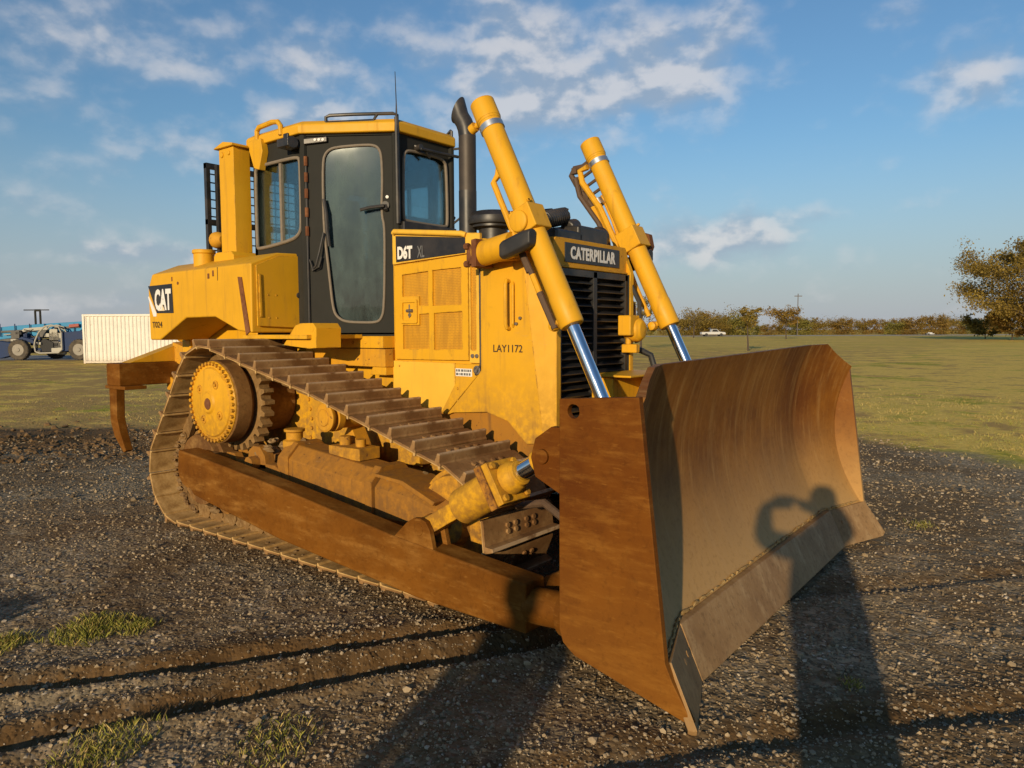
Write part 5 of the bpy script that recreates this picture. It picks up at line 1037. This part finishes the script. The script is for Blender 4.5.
def tree_mesh(h, crown_w, crown_lo, n_limb, n_leaf, leaf, seed, lean=0.0, sparse=.5, flat=1.0):
    r = random.Random(seed); q = np.random.default_rng(seed); g = G(); tips = []
    tr = [Vector((lean*h*.1*t*t+.02*h*math.sin(t*5+seed)*.4, .02*h*math.cos(t*4+seed)*.4, h*.78*t)) for t in np.linspace(0, 1, 7)]
    r0 = h*.022; g.tube(tr, [r0*(1-.8*t) for t in np.linspace(0, 1, 7)], 8)
    def at(t): k = min(int(t*6), 5); return tr[k].lerp(tr[k+1], t*6-k)
    for k in range(n_limb):
        t = crown_lo+(1-crown_lo)*(k+.5)/n_limb*.98; a = k*2.4+r.uniform(-.5, .5); p0 = at(t)
        prof = math.sin(PI*min(max((t-crown_lo)/(1-crown_lo)*.85+.15, 0), 1)); ln = crown_w*.5*(.45+.6*prof)*r.uniform(.75, 1.15); up_ = r.uniform(.2, .75)*flat
        d = Vector((math.cos(a), math.sin(a), up_)).normalized(); side = Vector((-math.sin(a), math.cos(a), 0)); bend = r.uniform(-.25, .25)
        P = [p0+d*ln*s+side*bend*ln*s*s+Vector((0, 0, .12*ln*s*s)) for s in (0, .3, .6, 1)]; rr = r0*.42*(1-t*.5); g.tube(P, [rr, rr*.7, rr*.45, rr*.15], 6); tips += [(P[2], ln*.30), (P[3], ln*.30), (P[1].lerp(P[2], .5), ln*.22)]
        for j in range(4):
            s = r.uniform(.35, .95); b0 = p0+d*ln*s+side*bend*ln*s*s+Vector((0, 0, .12*ln*s*s)); d2 = (d+Vector((r.uniform(-1, 1), r.uniform(-1, 1), r.uniform(-.3, .8)))*.9).normalized(); e = b0+d2*ln*r.uniform(.25, .5); g.tube([b0, b0.lerp(e, .5)+Vector((0, 0, .02*ln)), e], [rr*.4, rr*.25, rr*.08], 5); tips += [(e, ln*.24), (b0.lerp(e, .6), ln*.2)]
    if flat > 1.3 and leaf > .2: tips += [(Vector((math.cos(k*2.4)*crown_w*.42*r.random(), math.sin(k*2.4)*crown_w*.42*r.random(), h*r.uniform(.06, .34))), crown_w*.13) for k in range(34)]
    tips += [(tr[-1], crown_w*.12), (tr[-1]+Vector((0, 0, h*.10)), crown_w*.12)]
    T = np.array([p[:] for p, _ in tips]); S = np.array([s for _, s in tips]); wgt = q.random(len(T))**sparse+.05; wgt /= wgt.sum()
    i = q.choice(len(T), n_leaf, p=wgt); C = T[i]+q.standard_normal((n_leaf, 3))*S[i][:, None]*np.array([.55, .55, .38])*(.62 if n_leaf > 30000 else 1); C[:, 2] = np.abs(C[:, 2]-h*.01)+h*.01
    a = q.standard_normal((n_leaf, 3)); a /= np.linalg.norm(a, axis=1)[:, None]; b2 = np.cross(a, q.standard_normal((n_leaf, 3))); b2 /= np.linalg.norm(b2, axis=1)[:, None]
    L = leaf*(.5+q.random(n_leaf))[:, None]; V = np.stack([C-a*L, C+b2*L*.45, C+a*L, C-b2*L*.45], 1).reshape(-1, 3); Fq = np.arange(n_leaf*4).reshape(-1, 4)
    clump = q.random(len(T)); tint = np.clip(clump[i]*.6+q.random(n_leaf)*.45, 0, 1); return g, V, Fq, np.repeat(tint, 4)
def tree(px, dist, h, label, group, leafm, name='tree', **kw):
    p = far_pt(px, dist); t = thing(name, label, 'tree', p, group); g, V, Fq, at = tree_mesh(h, **kw)
    g.build('trunk', M_BARK, t, bevel=0); arr_mesh('crown', V, Fq, leafm, t, attr=at); return t
def copy_tree(src, px, dist, s, rz, label, sx=1.0):
    c = src.copy(); COL.objects.link(c); c.location = far_pt(px, dist); c.scale = (s*sx, s*sx, s); c.rotation_euler.z = rz; c['label'] = label
    for ch in list(src.children):
        d = ch.copy(); COL.objects.link(d); d.parent = c
    return c
tree(1040, 92, 12.6, 'large spreading autumn tree at the right edge with sparse rust-brown leaves', None, M_LEAFB, 'oak_tree', crown_w=18.5, crown_lo=.10, n_limb=34, n_leaf=60000, leaf=.14, seed=12, sparse=.9, flat=.62)
tree(1010, 99, 4.2, 'bushy undergrowth tree under the large spreading tree', None, M_LEAFA, 'shrub', crown_w=7, crown_lo=.06, n_limb=12, n_leaf=3500, leaf=.22, seed=31, sparse=.6)
tree(983, 110, 3.2, 'low olive shrub just left of the large spreading tree trunk', None, M_LEAFB, 'shrub', crown_w=5.5, crown_lo=.05, n_limb=12, n_leaf=3000, leaf=.22, seed=33, sparse=.5)
tree(747, 54, 3.5, 'slender young tree with a small rounded top standing alone in the field', None, M_LEAFB, 'young_tree', crown_w=2.1, crown_lo=.52, n_limb=9, n_leaf=1100, leaf=.085, seed=14, sparse=.7, flat=1.6)
tree(785, 118, 4.6, 'flat-topped rust-brown tree in front of the utility pole', None, M_LEAFA, 'young_tree', crown_w=6.2, crown_lo=.55, n_limb=10, n_leaf=2200, leaf=.16, seed=15, sparse=.6, flat=.8)
tree(641, 62, 4.6, 'thin half-bare tree seen between the right lift cylinder and the grille', None, M_LEAFB, 'young_tree', crown_w=3.4, crown_lo=.2, n_limb=12, n_leaf=900, leaf=.10, seed=16, sparse=1.2, flat=1.2)
tree(693, 140, 6.2, 'nearly bare twiggy tree right of the lift cylinder rod', None, M_LEAFB, 'young_tree', crown_w=4.8, crown_lo=.25, n_limb=14, n_leaf=700, leaf=.12, seed=18, sparse=1.0, flat=1.3)
kinds = [tree(700, 205, 4.3, 'low rust-brown tree in the far tree line', 'trees of the far tree line', M_LEAFA, 'hedgerow_tree', crown_w=9.5, crown_lo=.02, n_limb=15, n_leaf=3600, leaf=.22, flat=1.9, seed=50, sparse=.4),
         tree(742, 200, 3.5, 'low olive green tree in the far tree line', 'trees of the far tree line', M_LEAFG, 'hedgerow_tree', crown_w=8.5, crown_lo=.02, n_limb=15, n_leaf=3600, leaf=.22, flat=1.9, seed=51, sparse=.4),
         tree(720, 215, 4.6, 'low brownish olive tree in the far tree line', 'trees of the far tree line', M_LEAFB, 'hedgerow_tree', crown_w=10, crown_lo=.02, n_limb=15, n_leaf=3600, leaf=.22, flat=1.5, seed=52, sparse=.4)]
rr = random.Random(77)
labs = ['low rust-brown tree in the far tree line', 'low olive green tree in the far tree line', 'low brownish olive tree in the far tree line']
px = 560
while px < 1120:
    k = rr.choice((0, 0, 1, 2, 2)); copy_tree(kinds[k], px, rr.uniform(192, 235), rr.uniform(.40, .80), rr.uniform(0, 6.28), labs[k], rr.uniform(.9, 1.3)); px += rr.uniform(7, 14)

# ------------------------------------------------------------------ the people whose shadows fall into the picture
def person(loc, face, joints, edges, label, shirt, trousers, extra=None):
    t = thing('person', label, 'person', loc, rz=face)
    me = bpy.data.meshes.new('body'); names = list(joints); me.from_pydata([joints[n][0] for n in names], [(names.index(a), names.index(b)) for a, b in edges], [])
    o = bpy.data.objects.new('body', me); COL.objects.link(o); o.parent = t
    o.modifiers.new('skin', 'SKIN'); sv = me.skin_vertices[0].data
    for i, n in enumerate(names): r = joints[n][1]; sv[i].radius = r if isinstance(r, tuple) else (r, r); sv[i].use_root = (n == 'pelvis')
    sb = o.modifiers.new('sub', 'SUBSURF'); sb.levels = sb.render_levels = 2
    m, tt, bs = mat('body_and_clothes'); co = obj_co(tt); sx = tt.n('ShaderNodeSeparateXYZ'); tt.put(sx.inputs[0], co); z = sx.outputs[2]
    c = tt.mix(tt.math('GREATER_THAN', z, .95), trousers, shirt); c = tt.mix(tt.math('GREATER_THAN', z, 1.50), c, (.48, .27, .18)); tt.put(bs.inputs['Base Color'], c); bs.inputs['Roughness'].default_value = .8; me.materials.append(m)
    hx, hy, hz = joints['skull'][0]
    g = G(); g.lathe([(0, .125), (.06, .115), (.092, .07), (.10, .0), (.095, -.05), (.07, -.07), (0, -.06)][::-1], (hx-.02, hy, hz), (0, 0, 1), 20); g.build('hair', plain('dark_hair', (.03, .02, .014), .8), t, bevel=0)
    g = G()
    for s in (-1, 1): g.lathe([(0, -.012), (.012, -.004), (.012, .006), (0, .012)], (hx+.085, hy+s*.033, hz-.005), (1, 0, 0), 10)
    g.build('eyes', M_WHITE, t, bevel=0)
    return t
def base_joints(H=1.76):
    k = H/1.76; J = {}
    J['pelvis'] = ((0, 0, .96*k), (.13, .16)); J['waist'] = ((0, 0, 1.10*k), (.11, .15)); J['chest'] = ((0, 0, 1.30*k), (.12, .17)); J['collar'] = ((0, 0, 1.45*k), (.09, .13)); J['neck'] = ((.01, 0, 1.52*k), .055); J['jaw'] = ((.03, 0, 1.575*k), .07); J['skull'] = ((.015, 0, 1.665*k), .095)
    J['crown'] = ((.01, 0, 1.72*k), .075); J['nose'] = ((.125, 0, 1.62*k), .016)
    for s, n in ((1, 'l'), (-1, 'r')):
        J['hip'+n] = ((0, s*.075, .90*k), .115); J['knee'+n] = ((.015, s*.12, .49*k), .065); J['ankle'+n] = ((-.01, s*.13, .10*k), .045); J['heel'+n] = ((-.03, s*.13, .045), .045); J['toe'+n] = ((.17, s*.145, .035), .034); J['ear'+n] = ((.01, s*.10, 1.635*k), .018)
        J['sh'+n] = ((0, s*.19, 1.43*k), .07)
    Ed = [('pelvis', 'waist'), ('waist', 'chest'), ('chest', 'collar'), ('collar', 'neck'), ('neck', 'jaw'), ('jaw', 'skull'), ('skull', 'crown'), ('jaw', 'nose')]
    for n in 'lr': Ed += [('pelvis', 'hip'+n), ('hip'+n, 'knee'+n), ('knee'+n, 'ankle'+n), ('ankle'+n, 'heel'+n), ('heel'+n, 'toe'+n), ('collar', 'sh'+n), ('skull', 'ear'+n)]
    return J, Ed
def hand(J, Ed, n, wrist, fwd, side, curl):
    """palm, four unequal bent fingers and a thumb"""
    w_, f, s = Vector(wrist), Vector(fwd).normalized(), Vector(side).normalized(); c = Vector(curl).normalized()
    J['palm'+n] = (tuple(w_+f*.055), (.026, .014)); Ed.append(('wrist'+n, 'palm'+n))
    for i, (off, ln) in enumerate(((-.030, .065), (-.010, .075), (.010, .070), (.030, .055))):
        a = w_+f*.085+s*off; b = a+(f*.8+c*.5)*ln*.55; e = b+(f*.3+c*.95)*ln*.5
        for k, p in (('a', a), ('b', b), ('c', e)): J['f%d%s%s' % (i, k, n)] = (tuple(p), .009)
        Ed += [('palm'+n, 'f%da%s' % (i, n)), ('f%da%s' % (i, n), 'f%db%s' % (i, n)), ('f%db%s' % (i, n), 'f%dc%s' % (i, n))]
    a = w_+f*.035-s*.036; b = a+(f*.6-s*.5+c*.5)*.045; J['ta'+n] = (tuple(a), .011); J['tb'+n] = (tuple(b), .009); Ed += [('palm'+n, 'ta'+n), ('ta'+n, 'tb'+n)]
# photographer: stands behind the lens, camera held up in both hands
heading = math.atan2(fw.y, fw.x); fxy = Vector((fw.x, fw.y, 0)).normalized(); rxy = Vector((rt.x, rt.y, 0)).normalized()
PH = Vector((CAM.x, CAM.y, 0))-fxy*.44+rxy*.13
loc_cam = (.44, .13, CAM.z)                                   # the lens in the photographer's own axes (x forward, y left)
J, Ed = base_joints(1.75); J['chest'] = ((0, .02, 1.29), (.13, .225)); J['waist'] = ((0, .03, 1.09), (.13, .23)); J['pelvis'] = ((0, .03, .95), (.14, .225)); J['hipl'] = ((0, .10, .88), .135); J['hipr'] = ((0, -.06, .88), .135); J['kneel'] = ((.015, .10, .48), .085); J['kneer'] = ((.015, -.07, .48), .085); J['shl'] = ((.02, .20, 1.365), .085)
for n, s in (('l', 1), ('r', -1)):
    wy = loc_cam[1]+s*.135; J['elbow'+n] = ((.24, .31, 1.395) if s > 0 else (.17, -.14, 1.56), .066); J['wrist'+n] = ((.345, wy, CAM.z-.010), .042); Ed += [('sh'+n, 'elbow'+n), ('elbow'+n, 'wrist'+n)]
    hand(J, Ed, n, J['wrist'+n][0], (.15, -s*.65, .35), (.9, 0, .3), (.2, -s*.6, -.2))
ph = person(PH, heading, J, Ed, 'photographer in a dark jacket holding up a compact camera, behind the viewpoint', (.05, .055, .07), (.04, .05, .08))
g = G(); g.box(loc_cam[0]-.062, loc_cam[0]-.034, loc_cam[1]-.052, loc_cam[1]+.052, CAM.z-.032, CAM.z+.032); g.lathe([(.026, 0), (.026, .010), (.02, .014)], (loc_cam[0]-.034, loc_cam[1], CAM.z), (1, 0, 0), 20)
cmo = g.build('compact_camera', M_BLACK, None, bevel=.004, org=(loc_cam[0], loc_cam[1], CAM.z)); cmo.location = PH+Matrix.Rotation(heading, 3, 'Z') @ Vector(loc_cam); cmo.rotation_euler.z = heading; tag(cmo, 'black compact camera held up in the photographer\'s hands', 'camera')
# second onlooker, further back: only the shadow reaches into view
J, Ed = base_joints(1.78)
for n, s in (('l', 1), ('r', -1)):
    J['elbow'+n] = ((.05, s*.215, 1.14), .055); J['wrist'+n] = ((.12, s*.20, .90), .032); Ed += [('sh'+n, 'elbow'+n), ('elbow'+n, 'wrist'+n)]
    hand(J, Ed, n, J['wrist'+n][0], (.1, 0, -1), (1, 0, 0), (.1, -s*1, -.2))
ld = Vector((-sdir.x, -sdir.y, 0)).normalized(); tn = math.tan(R(SUN_EL))
hd = Vector((3.09, -1.45, .27)); back = (1.68-hd.z)/tn; p2 = Vector((hd.x, hd.y, 0))-ld*back
person(p2, math.atan2(ld.y, ld.x), J, Ed, 'second person standing with arms down behind the photographer', (.10, .08, .06), (.05, .05, .06))
